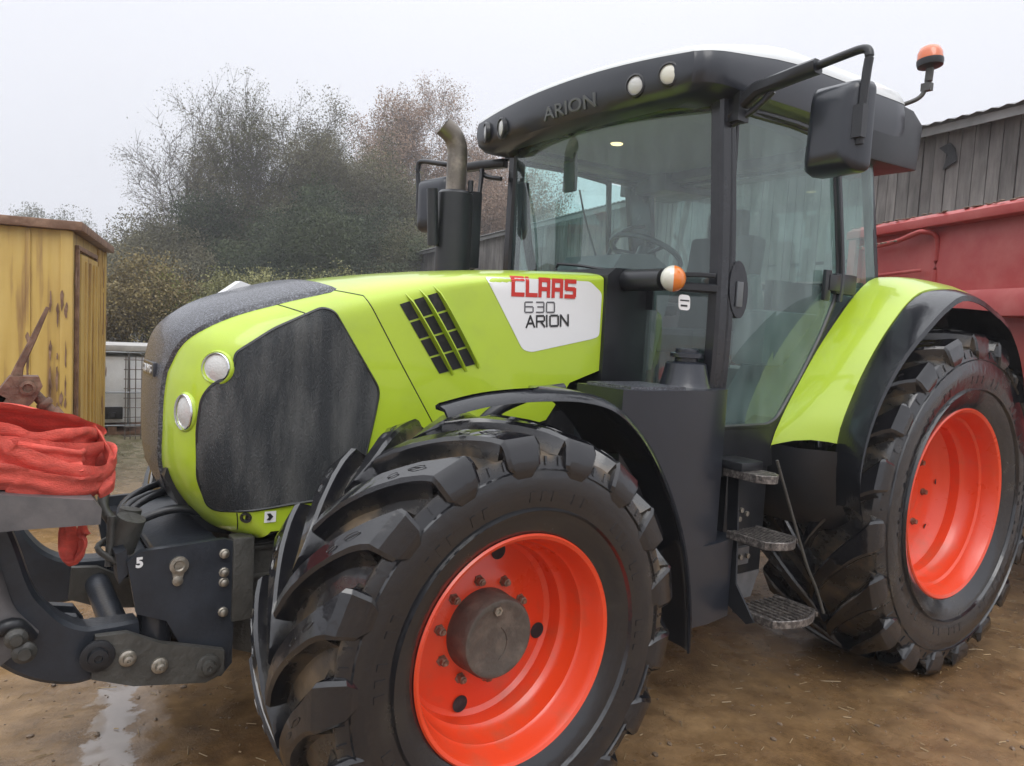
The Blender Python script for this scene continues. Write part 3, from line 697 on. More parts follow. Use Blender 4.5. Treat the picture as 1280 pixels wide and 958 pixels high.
# --- cab: black structure
def cabbeam(pts, a, b, name='cab_frame', m_=BLKG, up=V(0, 1, 0), sm=0, parent=None):
    b_ = bmesh.new(); beam(b_, [V(*p) for p in pts], a, b, up=up, sm=sm, ch=.18); return part(name, b_, m_, parent, smooth=35)
cab = cabbeam([(-1.215, .80, 2.73), (-1.245, .83, 2.05), (-1.255, .83, 1.55), (-1.25, .80, 1.20)], .07, .07, 'cab_frame', sm=4)
def cb(*a, **k): return cabbeam(*a, parent=cab, **k)
cb([(-1.265, .812, 2.70), (-1.297, .845, 2.05), (-1.305, .845, 1.55), (-1.29, .83, 1.24)], .038, .04, 'door_post', sm=4)
cb([(-1.23, -.72, 2.73), (-1.265, -.78, 2.05), (-1.27, -.80, 1.3)], .085, .075, 'front_pillar', sm=4)
for sg in (1, -1):
    cb([(-2.39, sg*.78, 2.70), (-2.46, sg*.80, 2.3), (-2.53, sg*.80, 2.0), (-2.56, sg*.80, 1.7)], .05, .05, 'rear_pillar', sm=3)
    cb([(-2.05, sg*.82, 2.70), (-2.10, sg*.845, 2.3), (-2.145, sg*.85, 2.03), (-2.14, sg*.85, 1.90)], .028, .035, 'side_pillar', sm=3)
    cb([(-1.2, sg*.78, 2.70), (-1.7, sg*.81, 2.71), (-2.45, sg*.78, 2.69)], .05, .06, 'roof_rail', sm=3)
cb([(-1.24, -.78, 2.705), (-1.16, -.4, 2.72), (-1.14, 0, 2.725), (-1.16, .4, 2.72), (-1.24, .78, 2.705)], .05, .05, 'front_header', sm=3)
cb([(-2.46, -.78, 2.0), (-2.46, .78, 2.0)], .04, .04, 'rear_sill')
cb([(-2.42, -.78, 2.68), (-2.42, .78, 2.68)], .04, .06, 'rear_header')
# floor, dash bulkhead, lower wall
bm = bmesh.new()
box2(bm, (-1.18, -.78, 1.16), (-2.15, .78, 1.24)); box2(bm, (-2.1, -.5, 1.2), (-2.5, .5, 1.52)); prism(bm, [(-1.28, 1.16), (-1.28, 1.30), (-1.40, 1.285), (-1.68, 1.285), (-1.74, 1.32), (-1.74, 1.10), (-1.28, 1.06)], 'y', .70, .846)
part('cab_floor', bm, BLK, cab, bevel=.01)
bm = bmesh.new()
prism(bm, [(-.885, 1.25), (-.885, 1.94), (-.93, 1.975), (-1.08, 1.98), (-1.16, 1.95), (-1.16, 1.2)], 'y', -.52, .52); bulk = part('bulkhead', bm, BLK, cab, bevel=.02)
# grey hood hump behind windscreen (dash shroud)
bm = bmesh.new(); prism(bm, [(-1.16, 1.5), (-1.16, 1.98), (-1.24, 2.08), (-1.45, 2.10), (-1.62, 2.02), (-1.60, 1.9), (-1.5, 1.5)], 'y', -.22, .22); dash = part('dashboard', bm, INT, cab, bevel=.03)
for sg in (1, -1):
    bm = bmesh.new(); prism(bm, [(-1.74, 1.27), (-1.84, 1.42), (-1.96, 1.58), (-2.18, 1.80), (-2.40, 1.99), (-2.56, 2.0), (-2.56, 1.2), (-1.74, 1.2)], 'y', sg*.45, sg*.80); part('inner_wheel_arch', bm, INT, cab, bevel=.02)
cb([(-2.30, -.80, 2.68), (-2.36, -.79, 2.3), (-2.42, -.79, 2.0)], .05, .22, 'far_rear_post', up=V(1, 0, 0))
# --- glass
def pane(name, rows, m_, parent=None, th=.004):
    b_ = bmesh.new(); vs = grid_patch(b_, [[V(*p) for p in r_] for r_ in rows]); return fin(name, b_, m_, parent or cab, smooth=60)
def wsrow(z, xt, hw, bul, n=13): return [(xt+bul*(1-(2*j/(n-1)-1)**2), -hw+2*hw*j/(n-1), z) for j in range(n)]
pane('windscreen', [wsrow(z, -1.225-.03*sin((2.66-z)/.68*pi/2), .775+.02*(2.66-z), .12) for z in np.linspace(1.97, 2.71, 8)], WSG)
for sg in (1, -1): pane('lower_windscreen', [[(-1.24+.10*j/4, sg*(.80-.28*j/4), z) for j in range(5)] for z in np.linspace(1.44, 1.97, 4)], WSG)
def xzpane(name, poly, yf, m_, parent=None):
    b_ = bmesh.new(); fc = b_.faces.new([b_.verts.new((p[0], yf(p[0], p[1]), p[1])) for p in poly]); 
    return fin(name, b_, m_, parent or cab, smooth=0)
doorp = [(-1.31, 2.68), (-1.7, 2.69), (-2.04, 2.67), (-2.09, 2.33), (-2.135, 2.05), (-2.125, 1.90), (-2.03, 1.72), (-1.90, 1.53), (-1.80, 1.40), (-1.73, 1.315), (-1.66, 1.288), (-1.31, 1.288)]
for sg in (1, -1):
    b_ = bmesh.new(); P = rpoly(doorp, .03, 3); b_.faces.new([b_.verts.new((q[0], sg*(.838-.02*max(0, q[1]-2.2)/.4), q[1])) for q in P])
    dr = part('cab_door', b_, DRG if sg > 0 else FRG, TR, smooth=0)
    b_ = bmesh.new(); P3 = [V(q[0], sg*(.840-.02*max(0, q[1]-2.2)/.4), q[1]) for q in P]; P3.append(P3[0]); sweep(b_, P3, [(.013*cos(a), .010*sin(a)) for a in (0, pi/3, 2*pi/3, pi, 4*pi/3, 5*pi/3)], up=V(0, 1, 0)); part('door_seal', b_, BLK, dr, smooth=50)
    # door handle: dark oval plate with grab
    b_ = bmesh.new(); pts = [(-1.325-.0+.062*cos(a)-.012*sin(a)*0, 1.905+.125*sin(a)) for a in [2*pi*i/28 for i in range(28)]]
    pts = [(x-(z-1.905)*-.10-.015, z) for x, z in pts]
    prism(b_, pts, 'y', sg*.845, sg*.872)
    hd = part('door_handle', b_, BLKG, dr, bevel=.006)
    b_ = bmesh.new(); box(b_, (-1.342, sg*.876, 1.885), (.040, .008, .11)); part('handle_recess', b_, mat('grey insert', (.12, .13, .14), .4), hd, bevel=.003)
    b_ = bmesh.new(); box2(b_, (-2.02, sg*.83, 1.95), (-2.11, sg*.875, 2.03)); box2(b_, (-2.09, sg*.835, 1.94), (-2.27, sg*.865, 2.04)); box2(b_, (-1.99, sg*.85, 1.90), (-2.04, sg*.87, 2.05)); part('door_hinge', b_, BLK, dr, bevel=.006)
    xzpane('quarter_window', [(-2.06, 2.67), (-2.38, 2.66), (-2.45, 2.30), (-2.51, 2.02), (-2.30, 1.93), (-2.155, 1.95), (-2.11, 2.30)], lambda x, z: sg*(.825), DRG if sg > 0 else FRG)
pane('rear_window', [[(-2.44, -.76+1.52*j/3, z) for j in range(4)] for z in (2.03, 2.66)], FRG)
# --- interior: seat, steering wheel, lamp glow, mirror strap
bm = bmesh.new(); box(bm, (-2.02, 0, 1.66), (.50, .50, .14)); box(bm, (-2.26, 0, 1.98), (.13, .48, .62), Matrix.Rotation(radians(-8), 3, 'Y')); box(bm, (-2.30, 0, 2.36), (.09, .26, .18))
box(bm, (-2.02, .32, 1.84), (.40, .09, .07)); box(bm, (-2.02, -.32, 1.84), (.40, .09, .07)); box(bm, (-2.02, 0, 1.42), (.36, .36, .36)); seat = part('driver_seat', bm, SEAT, cab, bevel=.035)
bm = bmesh.new(); Ms = MT((-1.62, 0, 2.13), V(-.45, 0, 1)); 
ring = [Ms @ V(.20*cos(2*pi*i/40), .20*sin(2*pi*i/40), 0) for i in range(41)]; sweep(bm, ring, [(.015*cos(a), .015*sin(a)) for a in [pi/3*i for i in range(6)]], up=Ms.to_3x3() @ V(0, 0, 1))
for a in (.3, pi-.3, -pi/2): beam(bm, [Ms @ V(.02*cos(a), .02*sin(a), -.01), Ms @ V(.195*cos(a), .195*sin(a), 0)], .03, .015)
cyl(bm, Ms @ V(0, 0, -.04), Ms @ V(0, 0, .02), .05); cyl(bm, Ms @ V(0, 0, -.04), V(-1.40, 0, 1.75), .035); part('steering_wheel', bm, BLK, cab, smooth=60)
bm = bmesh.new(); tube(bm, [(-2.0, -.80, 1.85), (-2.02, -.79, 2.1), (-2.15, -.78, 2.35), (-2.35, -.77, 2.42)], .014, 8); tube(bm, [(-1.40, .74, 1.35), (-1.42, .76, 1.7), (-1.40, .76, 1.85)], .012, 8)
tube(bm, [(-1.3, -.74, 2.55), (-1.35, -.74, 2.2), (-1.45, -.74, 1.9)], .03, 8)
part('grab_rail', bm, BLK, cab, smooth=60)
bm = bmesh.new(); box(bm, (-1.30, -.30, 2.53), (.03, .10, .16)); box(bm, (-1.35, -.33, 2.62), (.02, .02, .12)); part('inside_mirror', bm, INT, cab, bevel=.01)
bm = bmesh.new(); tube(bm, [(-1.33, -.25, 2.46), (-1.36, -.22, 2.3), (-1.40, -.16, 2.1), (-1.42, -.15, 2.03)], .006, 6); part('hanging_cable', bm, BLK, cab)
bm = bmesh.new(); box(bm, (-1.80, 0, 2.745), (1.25, 1.5, .02)); part('headliner', bm, mat('headliner', (.22, .24, .24), .8), cab, bevel=.01)
bm = bmesh.new(); box(bm, (-2.15, -.55, 1.75), (.6, .25, .3)); box(bm, (-2.1, .60, 1.70), (.65, .20, .28)); box(bm, (-1.85, .55, 1.92), (.10, .08, .2), Matrix.Rotation(.3, 3, 'Y')); part('side_console', bm, INT, cab, bevel=.03)
EM = mat('lit cab lamp', (.9, .6, .3), .4, emis=((1, .72, .38), 2.2))
for y in (-.18, .62):
    bm = bmesh.new(); lathe(bm, [(.035, 0), (.03, -.006), (0, -.008)], 20, Matrix.Translation((-1.52, y, 2.734))); part('cab_lamp', bm, EM, cab)
# --- wiper, fittings on the windscreen
bm = bmesh.new(); tube(bm, [(-.995, .02, 2.015), (-1.0, .2, 2.0), (-1.02, .45, 1.965), (-1.06, .62, 1.95)], .008, 6); tube(bm, [(-1.0, .02, 2.015), (-1.0, .0, 1.99), (-1.0, .04, 1.93)], .006, 6)
part('wiper', bm, BLK, cab)
# indicator arm with half amber, half clear lamp
bm = bmesh.new(); cyl(bm, (-1.0, .50, 1.925), (-1.0, .75, 1.925), .048, seg=24); beam(bm, [V(-1.0, .74, 1.90), V(-1.12, .80, 1.90), V(-1.24, .84, 1.90)], .05, .04); beam(bm, [V(-1.05, .80, 1.95), V(-1.13, .82, 1.955), V(-1.20, .85, 1.955)], .02, .02)
ia = part('indicator_arm', bm, BLK, cab, smooth=40)
for (nm, m_, x0, x1) in (('indicator_lens', AMBER, -1.062, -.985), ('side_light_lens', CLEAR, -.985, -.93)):
    bm = bmesh.new()
    c = V(-1.00, .800, 1.928)
    bmesh.ops.create_uvsphere(bm, u_segments=32, v_segments=20, radius=.060, matrix=Matrix.Translation(c) @ Matrix.Diagonal((1, .8, .93, 1)))
    dsp = V(cos(radians(65)), sin(radians(65))*.0-.42, 0).normalized()
    s_ = 1 if nm == 'indicator_lens' else -1
    bmesh.ops.bisect_plane(bm, geom=bm.verts[:]+bm.edges[:]+bm.faces[:], plane_co=c, plane_no=dsp*s_, clear_outer=True)
    bmesh.ops.holes_fill(bm, edges=bm.edges); part(nm, bm, m_, ia, smooth=50)
bm = bmesh.new(); prism(bm, rpoly([(-1.035, 1.865), (-1.105, 1.865), (-1.11, 1.80), (-1.04, 1.80)], .02), 'y', .803, .806); st = part('cab_sticker', bm, WHITE, ia)
bm = bmesh.new(); box2(bm, (-1.045, .8065, 1.838), (-1.10, .8075, 1.844)); box2(bm, (-1.05, .8065, 1.815), (-1.09, .8075, 1.823)); part('sticker_mark', bm, BLKL, st)
bm = bmesh.new(); box2(bm, (-1.13, .52, 1.80), (-1.14, .56, 1.95)); part('vent_strip', bm, BLK, cab)
# --- roof
def rr_outline(x0, x1, hw, ins, n=10, front=.055, rc=.13):
    """plan outline ccw from front centre"""
    o = []
    x0 -= ins*0.6; x1 += ins; hw -= ins
    def fx(y): return x0-front*(abs(y)/.88)**2.2
    ys = np.linspace(0, hw-rc*.55, 10)
    right = [(fx(y), y) for y in ys]
    cx, cy = fx(hw)-rc, hw-rc*.55
    right += [(fx(hw)-rc+rc*cos(a)*1.0, hw-rc*.55+rc*.55*sin(a)) for a in np.linspace(.15, pi/2, 7)]
    right += [(x, hw) for x in np.linspace(fx(hw)-rc-.15, x1+.18, 8)]
    right += [(x1+.12-.12*sin(a)+0*a, hw-.12+.12*cos(a)) for a in np.linspace(.2, pi/2, 5)]
    right += [(x1, y) for y in np.linspace(hw-.2, 0, 5)]
    left = [(x, -y) for x, y in right[-2:0:-1]]
    return right+left
def ring_rows(spec):
    rows = []
    for (ins, z, cr, rise) in spec:
        o = rr_outline(-.955, -2.62, .90, ins)
        rows.append([V(x, y, z+cr*(1-(y/.9)**2)+rise*min(1, max(0, (-1.0-x)/.55))+.25*rise*min(1, max(0, (-1.5-x)/1.1))) for x, y in o])
    return rows
def ringmesh(rows, name, m_, parent=None, capb=False, capt=False, smooth=35):
    b_ = bmesh.new(); vs = [[b_.verts.new(p) for p in row] for row in rows]; n = len(rows[0])
    for i in range(len(rows)-1):
        for j in range(n): b_.faces.new((vs[i][j], vs[i][(j+1) % n], vs[i+1][(j+1) % n], vs[i+1][j]))
    if capb: b_.faces.new(vs[0][::-1])
    if capt: b_.faces.new(vs[-1])
    return part(name, b_, m_, parent, smooth=smooth)
roof = ringmesh(ring_rows([(.26, 2.765, .0, 0), (.25, 2.71, .0, 0), (.22, 2.685, .0, 0.01), (.12, 2.682, .01, 0.01), (.05, 2.70, .012, 0.01), (.014, 2.73, .02, 0.01), (.0, 2.78, .03, .03), (.003, 2.828, .042, .06), (.010, 2.848, .048, .075)]), 'roof', DGREY, capb=True)
ringmesh(ring_rows([(.008, 2.846, .048, .077), (.012, 2.856, .049, .085), (.03, 2.868, .048, .105), (.10, 2.878, .045, .13), (.19, 2.882, .045, .14), (.34, 2.885, .045, .11), (.5, 2.89, .05, .09), (.7, 2.89, .05, .06), (.85, 2.89, .05, .05)]), 'roof_top', ROOFW, roof, capt=True, smooth=60)
bm = bmesh.new()
prism(bm, [(-2.25, 2.62), (-2.70, 2.63), (-2.73, 2.87), (-2.62, 2.93), (-2.25, 2.95)], 'y', .50, .89); prism(bm, [(-2.25, 2.62), (-2.74, 2.64), (-2.77, 2.87), (-2.70, 2.90), (-2.25, 2.92)], 'y', -.925, -.50); box2(bm, (-2.3, -.5, 2.68), (-2.66, .5, 2.88))
part('roof_rear_duct', bm, BLK, roof, bevel=.012)
def on_visor(y, z):  # front face x of roof at y
    return -.955-.055*(abs(y)/.88)**2.2
for (y, z, rr, d) in ((.70, 2.785, .041, V(.90, .42, -.05)), (.52, 2.775, .041, V(.96, .25, -.05)), (-.70, 2.785, .047, V(.90, -.42, -.05)), (-.52, 2.775, .047, V(.96, -.25, -.05))):
    c = V(on_visor(y, z)-.012, y, z); bm = bmesh.new(); d.normalize()
    lathe(bm, [(rr*1.25, 0), (rr*1.25, .022), (rr*1.05, .026), (rr*1.0, .018)], 32, MT(c-d*.004, d)); q = part('worklight', bm, BLK, roof, smooth=40)
    bm = bmesh.new(); lathe(bm, [(rr, .016), (rr*.7, .024), (0, .028)], 32, MT(c-d*.004, d)); part('lens', bm, CLEAR if y == .70 else LAMPG, q, smooth=50)
tm = text_mesh('ARION', .088, mat('raised dark letters', (.09, .095, .10), .35), roof, Matrix.Identity(4), 'roof_lettering', .004, .001, 1.3)
for v in tm.data.vertices:
    y = -.12+v.co.x*1.12; z = 2.715+v.co.y; ins = 0
    v.co = V(on_visor(y, z)-.6*float(np.interp(z, [2.685, 2.72, 2.775, 2.825], [.05, .014, 0, .004]))+.002+v.co.z, y, z+.035*(1-(y/.9)**2)-.012)
# --- mirrors
for sg in (1, -1):
    bm = bmesh.new(); cx = -1.34 if sg > 0 else -1.05; tilt = radians(10)*sg
    yc = 1.278 if sg > 0 else -1.36
    wd_ = .255 if sg > 0 else .27
    P = rpoly([(-wd_/2, -.165), (wd_/2, -.175), (wd_/2, .155), (-wd_/2+.02, .175)], .035, 4) if sg > 0 else rpoly([(wd_/2, -.165), (-wd_/2, -.175), (-wd_/2, .155), (wd_/2-.02, .175)], .035, 4)
    R3 = Matrix.Rotation(radians(-14 if sg > 0 else 20), 4, 'Z'); M_ = Matrix.Translation((cx, yc, 2.525 if sg > 0 else 2.45)) @ R3
    lay = []
    for (dx, sc_) in ((-.055, 1.0), (-.045, 1.03), (.0, 1.03), (.035, .96), (.055, .80), (.060, .55)):
        lay.append([bm.verts.new(M_ @ V(dx, q[0]*sc_, q[1]*sc_)) for q in P])
    n = len(P)
    for i in range(len(lay)-1):
        for j in range(n): bm.faces.new((lay[i][j], lay[i][(j+1) % n], lay[i+1][(j+1) % n], lay[i+1][j]))
    bm.faces.new(lay[0][::-1]); bm.faces.new(lay[-1])
    mi = part('wing_mirror', bm, DGREY, TR, smooth=40)
    bm = bmesh.new(); Q = rpoly([(-.12, -.15), (.12, -.155), (.12, .14), (-.115, .155)], .03, 4); vv = [bm.verts.new(M_ @ V(-.0565, q[0], q[1])) for q in Q]; bm.faces.new(vv); part('mirror_glass', bm, CHROME, mi)
    bm = bmesh.new()
    if sg > 0:
        beam(bm, [V(-1.24, .80, 2.62), V(-1.28, .93, 2.735), V(-1.30, 1.12, 2.765), V(-1.30, 1.20, 2.772)], .055, .06, up=V(1, 0, 0))
        tube(bm, [V(-1.30, 1.15, 2.768), V(-1.30, 1.30, 2.785), V(-1.30, 1.385, 2.79), V(-1.298, 1.412, 2.765), V(-1.295, 1.41, 2.70), V(-1.292, 1.405, 2.55), V(-1.30, 1.402, 2.44)], .0165, 12)
        box(bm, (-1.285, 1.405, 2.52), (.035, .04, .12)); box(bm, (-1.26, .84, 2.67), (.07, .10, .12))
        tube(bm, [V(-1.26, .82, 2.60), V(-1.29, .92, 2.66), V(-1.30, 1.0, 2.72)], .014, 8)
    else:
        beam(bm, [V(-1.20, -.80, 2.66), V(-1.12, -.95, 2.655), V(-1.08, -1.10, 2.65)], .05, .06, up=V(1, 0, 0))
        tube(bm, [V(-1.08, -1.08, 2.66), V(-1.02, -1.30, 2.70), V(-1.0, -1.49, 2.735), V(-.995, -1.53, 2.70), V(-1.0, -1.52, 2.56), V(-1.0, -1.50, 2.40), V(-1.03, -1.42, 2.36)], .0165, 12)
        tube(bm, [V(-1.10, -.90, 2.62), V(-1.03, -.83, 2.3), V(-1.0, -.80, 2.0)], .014, 8); tube(bm, [V(-1.16, -.78, 2.56), V(-1.12, -.88, 2.58), V(-1.1, -.92, 2.62)], .014, 8)
    part('mirror_arm', bm, BLK, mi, smooth=45)
# --- beacon
bm = bmesh.new(); tube(bm, [(-2.66, .74, 2.99), (-2.70, .80, 3.0), (-2.74, .86, 3.04), (-2.75, .88, 3.13), (-2.75, .885, 3.16)], .012, 8); cyl(bm, (-2.75, .883, 3.11), (-2.75, .886, 3.19), .02); box(bm, (-2.66, .72, 2.98), (.07, .10, .05)); box(bm, (-2.75, .878, 3.08), (.035, .05, .04)); bstem = part('beacon_stem', bm, CAST, roof, smooth=45)
bm = bmesh.new(); lathe(bm, [(.0, 0), (.03, .0), (.062, .012), (.066, .03), (.066, .045)], 32, Matrix.Translation((-2.75, .886, 3.175)) @ Matrix.Rotation(radians(6), 4, 'X')); part('beacon_base', bm, BLK, bstem, smooth=50)
bm = bmesh.new(); lathe(bm, [(.064, .045), (.062, .08), (.050, .108), (.025, .122), (0, .125)], 32, Matrix.Translation((-2.75, .886, 3.175)) @ Matrix.Rotation(radians(6), 4, 'X')); part('beacon_lens', bm, mat('orange beacon', (.62, .13, .03), .25, coat=1), bstem, smooth=60)
# --- exhaust
bm = bmesh.new(); lathe(bm, [(.075, 0), (.098, .01), (.098, .44), (.085, .455), (.055, .46)], 40, Matrix.Translation((-.745, -.60, 1.95))); exh = part('exhaust_muffler', bm, BLK, smooth=40)
bm = bmesh.new(); P = smooth_path([(-.745, -.60, 2.38), (-.745, -.60, 2.55), (-.742, -.60, 2.635), (-.715, -.605, 2.70), (-.66, -.62, 2.745)], 8)
sweep(bm, P, [(.055*cos(2*pi*i/24), .055*sin(2*pi*i/24)) for i in range(24)], cap=False, up=V(0, 1, 0)); sweep(bm, P, [(.050*cos(2*pi*i/24), .050*sin(2*pi*i/24)) for i in range(24)], cap=False, up=V(0, 1, 0))
part('exhaust_pipe', bm, EXH, exh, smooth=60, normals=False)
bm = bmesh.new(); box2(bm, (-.84, -.63, 2.0), (-.90, -.57, 2.42)); cyl(bm, (-.79, -.52, 2.40), (-.79, -.52, 2.46), .015); cyl(bm, (-.62, -.60, 2.1), (-.60, -.60, 2.4), .03, .03); part('heat_shield', bm, BLK, exh, bevel=.005)
# --- rear mudguards
FI = [(-2.95, 2.06), (-2.62, 2.06), (-2.44, 2.04), (-2.30, 1.955), (-2.16, 1.825), (-2.02, 1.68), (-1.90, 1.53), (-1.79, 1.38), (-1.715, 1.26), (-1.69, 1.195)]
FO = [(-3.0, 1.99), (-2.72, 2.005), (-2.50, 1.985), (-2.36, 1.93), (-2.22, 1.82), (-2.09, 1.69), (-1.98, 1.55), (-1.90, 1.42), (-1.845, 1.31), (-1.835, 1.235)]
FB = [(-3.22, 1.66), (-3.08, 1.80), (-2.90, 1.895), (-2.70, 1.955), (-2.50, 1.965), (-2.34, 1.90), (-2.20, 1.81), (-2.06, 1.71), (-1.95, 1.61), (-1.86, 1.50), (-1.79, 1.38), (-1.745, 1.25), (-1.73, 1.10), (-1.78, .95)]
def rs(P, n=24):
    P = [V(a, 0, b) for a, b in P]; P = smooth_path(P, 6); d = [0]
    for i in range(1, len(P)): d.append(d[-1]+(P[i]-P[i-1]).length)
    return [(float(np.interp(d[-1]*k_/n, d, [p.x for p in P])), float(np.interp(d[-1]*k_/n, d, [p.z for p in P]))) for k_ in range(n+1)]
for sg in (1, -1):
    bm = bmesh.new(); A, B = rs(FI), rs(FO); rows = []
    for a, b in zip(A, B):
        rows.append([V(a[0], sg*.845, a[1])-V(0, 0, .03)] + [V(a[0]+(b[0]-a[0])*t, sg*(.85+.25*t), a[1]+(b[1]-a[1])*t+.022*sin(pi*t)) for t in (0, .04, .15, .35, .6, .85, .97, 1)]+[V(b[0]-.01, sg*1.10, b[1]-.03)])
    grid_patch(bm, rows); fm = part('rear_mudguard', bm, LIME, smooth=45)
    bm = bmesh.new(); Bo = rs(FO+[(-1.84, 1.1), (-1.86, .95)], 30); C_ = rs(FB[::1][3:] if False else FB[2:], 30); rows = []
    Bo2 = rs([(-3.0, 1.985)]+FO[1:]+[(-1.84, 1.1), (-1.88, .95)], 30)
    for b, c in zip(Bo2, C_):
        rows.append([V(b[0]-.012, sg*1.085, b[1]-.02)]+[V(b[0]+(c[0]-b[0])*t, sg*(1.095+.185*t), b[1]+(c[1]-b[1])*t-.008+.015*sin(pi*t)) for t in (0, .1, .4, .75, .93, 1)]+[V(c[0], sg*1.285, c[1]-.035), V(c[0]-.01, sg*1.275, c[1]-.035)])
    grid_patch(bm, rows); fl = part('mudguard_flare', bm, BLKG, fm, smooth=45)
    # rear arch part of the flare
    bm = bmesh.new(); rows = []
    D = rs([(-2.90, 1.90), (-3.05, 1.835), (-3.18, 1.72), (-3.27, 1.58), (-3.33, 1.42)], 12)
    for q in D: rows.append([V(q[0]+.02, sg*.86, q[1]+.02), V(q[0]+.01, sg*1.1, q[1]+.015), V(q[0], sg*1.27, q[1]), V(q[0], sg*1.285, q[1]-.035)])
    grid_patch(bm, rows); part('mudguard_rear', bm, BLKG, fm, smooth=45)
    # lower inner wall in front of the tyre
    bm = bmesh.new(); rows = []
    for (x, z) in rs([(-1.69, 1.20), (-1.72, 1.05), (-1.80, .90), (-1.90, .80)], 8): rows.append([V(x-.02, sg*.60, z), V(x, sg*.80, z), V(x-.04, sg*1.0, z), V(x-.13, sg*1.11, z)])
    grid_patch(bm, rows); part('mudguard_skirt', bm, BLK, fm, smooth=60)
    # lime lower lip darker fold
    bm = bmesh.new(); prism(bm, [(-2.0, .85), (-1.70, .85), (-1.855, 1.10), (-2.0, 1.10)], 'z', 1.16, 1.185) if False else box2(bm, (-2.9, sg*.55, 1.2), (-1.95, sg*.60, 2.0)); part('mudguard_side_wall', bm, BLK, fm)
# --- steps
GRATE = mat('step grating', (.10, .09, .085), .45, .6, col2=(.30, .27, .25), vscale=60)
def step(x0, x1, y0, y1, z):
    b_ = bmesh.new(); n = 9
    pts = [V(x0, y0, z)]+[V(x0+(x1-x0)*t, y1-.03+.05*sin(pi*t), z) for t in np.linspace(0, 1, 9)]+[V(x1, y0, z)]
    beam(b_, pts, .012, .035)
    for k_ in range(n): 
        x = x0+(x1-x0)*(k_+.5)/n; box(b_, (x, (y0+y1)/2, z+.005), (.012, (y1-y0)*.96, .02))
    for k_ in range(4):
        y = y0+(y1-y0)*(k_+.4)/4; box(b_, ((x0+x1)/2, y, z+.001), (abs(x1-x0)*.97, .010, .016))
    return b_
sa = None
bm = bmesh.new(); box2(bm, (-1.40, .62, .55), (-1.70, .84, 1.15)); stw = part('step_frame', bm, BLK, bevel=.02)
bm = bmesh.new(); prism(bm, [(.86, 1.12), (.90, .5), (1.02, .44), (1.06, .46), (.95, .6), (.92, 1.12)], 'x', -1.385, -1.375); part('step_side', bm, BLK, stw)
bm = bmesh.new(); prism(bm, [(-1.39, .62), (-1.60, .62), (-1.55, .50), (-1.39, .50)], 'y', .90, .905); box2(bm, (-1.38, .88, .66), (-1.52, .9, .74)); part('step_back_plate', bm, mat('grey worn plate', (.16, .16, .165), .4, .3, var=.3, vscale=9), stw)
for (x0, x1, y0, y1, z) in ((-1.30, -1.42, .90, 1.10, 1.105), (-1.33, -1.53, .92, 1.15, .825), (-1.40, -1.70, .93, 1.17, .475)):
    part('step_tread', step(x0, x1, y0, y1, z), GRATE, stw, smooth=0)
bm = bmesh.new(); tube(bm, [(-1.36, 1.12, 1.19), (-1.47, 1.14, .95), (-1.585, 1.155, .72), (-1.66, 1.165, .60), (-1.725, 1.17, .48)], .0065, 8); part('step_handrail', bm, CAST, stw, smooth=60)
bm = bmesh.new()
for (x, z) in ((-1.45, .70), (-1.50, .70), (-1.43, .92), (-1.47, .90), (-1.42, .88)): lathe(bm, [(.012, 0), (.012, .01), (0, .012)], 8, MT((x, .905, z), (0, 1, 0)))
part('step_bolts', bm, STEEL, stw)
bm = bmesh.new(); box2(bm, (-1.29, .84, 1.12), (-1.44, 1.0, 1.16)); part('step_bracket', bm, BLK, stw, bevel=.01)
# ------------------------------------------------------------------ ground
from mathutils import noise as MN
def gz(x, y):
    d = math.hypot(x-CAM.x, y-CAM.y)
    if d > 40: return 0.0
    z = .012*MN.noise(V(x*2.1, y*2.1, 3))+.006*MN.noise(V(x*9, y*9, 1))+.0035*MN.noise(V(x*25, y*25, 7))
    # ruts left by wheels
    for yy in (.95, 2.1): z -= .012*math.exp(-((y-yy)/.22)**2)*(x < 2.5)
    return z-.004
def warp(n, s, c): 
    t = np.linspace(-1, 1, n); return c+s*(np.sign(t)*np.abs(t)**1.0*5+np.sign(t)*(np.abs(t)**9)*700)
xs = warp(420, 1, -1.0); ys = warp(420, 1, -.2)
me = bpy.data.meshes.new('ground'); n = len(xs)
co_ = np.array([(x, y, gz(x, y)) for x in xs for y in ys], dtype=np.float32)
idx = np.arange(n*n).reshape(n, n); q = np.stack([idx[:-1, :-1], idx[1:, :-1], idx[1:, 1:], idx[:-1, 1:]], -1).reshape(-1, 4)
me.from_pydata(co_.tolist(), [], q.tolist())
GM = bpy.data.materials.new('wet mud'); GM.use_nodes = True; t = GM.node_tree; b = t.nodes['Principled BSDF']; NN = t.nodes.new; LL = t.links.new
tcn = NN('ShaderNodeTexCoord')
def noi(sc_, det=6, ro=.6, src=None):
    n_ = NN('ShaderNodeTexNoise'); n_.inputs['Scale'].default_value = sc_; n_.inputs['Detail'].default_value = det; n_.inputs['Roughness'].default_value = ro
    LL(src or tcn.outputs['Object'], n_.inputs['Vector']); return n_
n1 = noi(.9, 8, .65); n2 = noi(7, 8, .7); n3 = noi(60, 5, .7)
c1 = NN('ShaderNodeValToRGB'); LL(n1.outputs[0], c1.inputs[0]); E_ = c1.color_ramp.elements
E_[0].position = .36; E_[0].color = (.140, .079, .034, 1); E_[1].position = .66; E_[1].color = (.29, .188, .098, 1)
c2 = NN('ShaderNodeValToRGB'); LL(n2.outputs[0], c2.inputs[0]); E_ = c2.color_ramp.elements
E_[0].position = .32; E_[0].color = (.55, .52, .5, 1); E_[1].position = .7; E_[1].color = (1.22, 1.2, 1.15, 1)
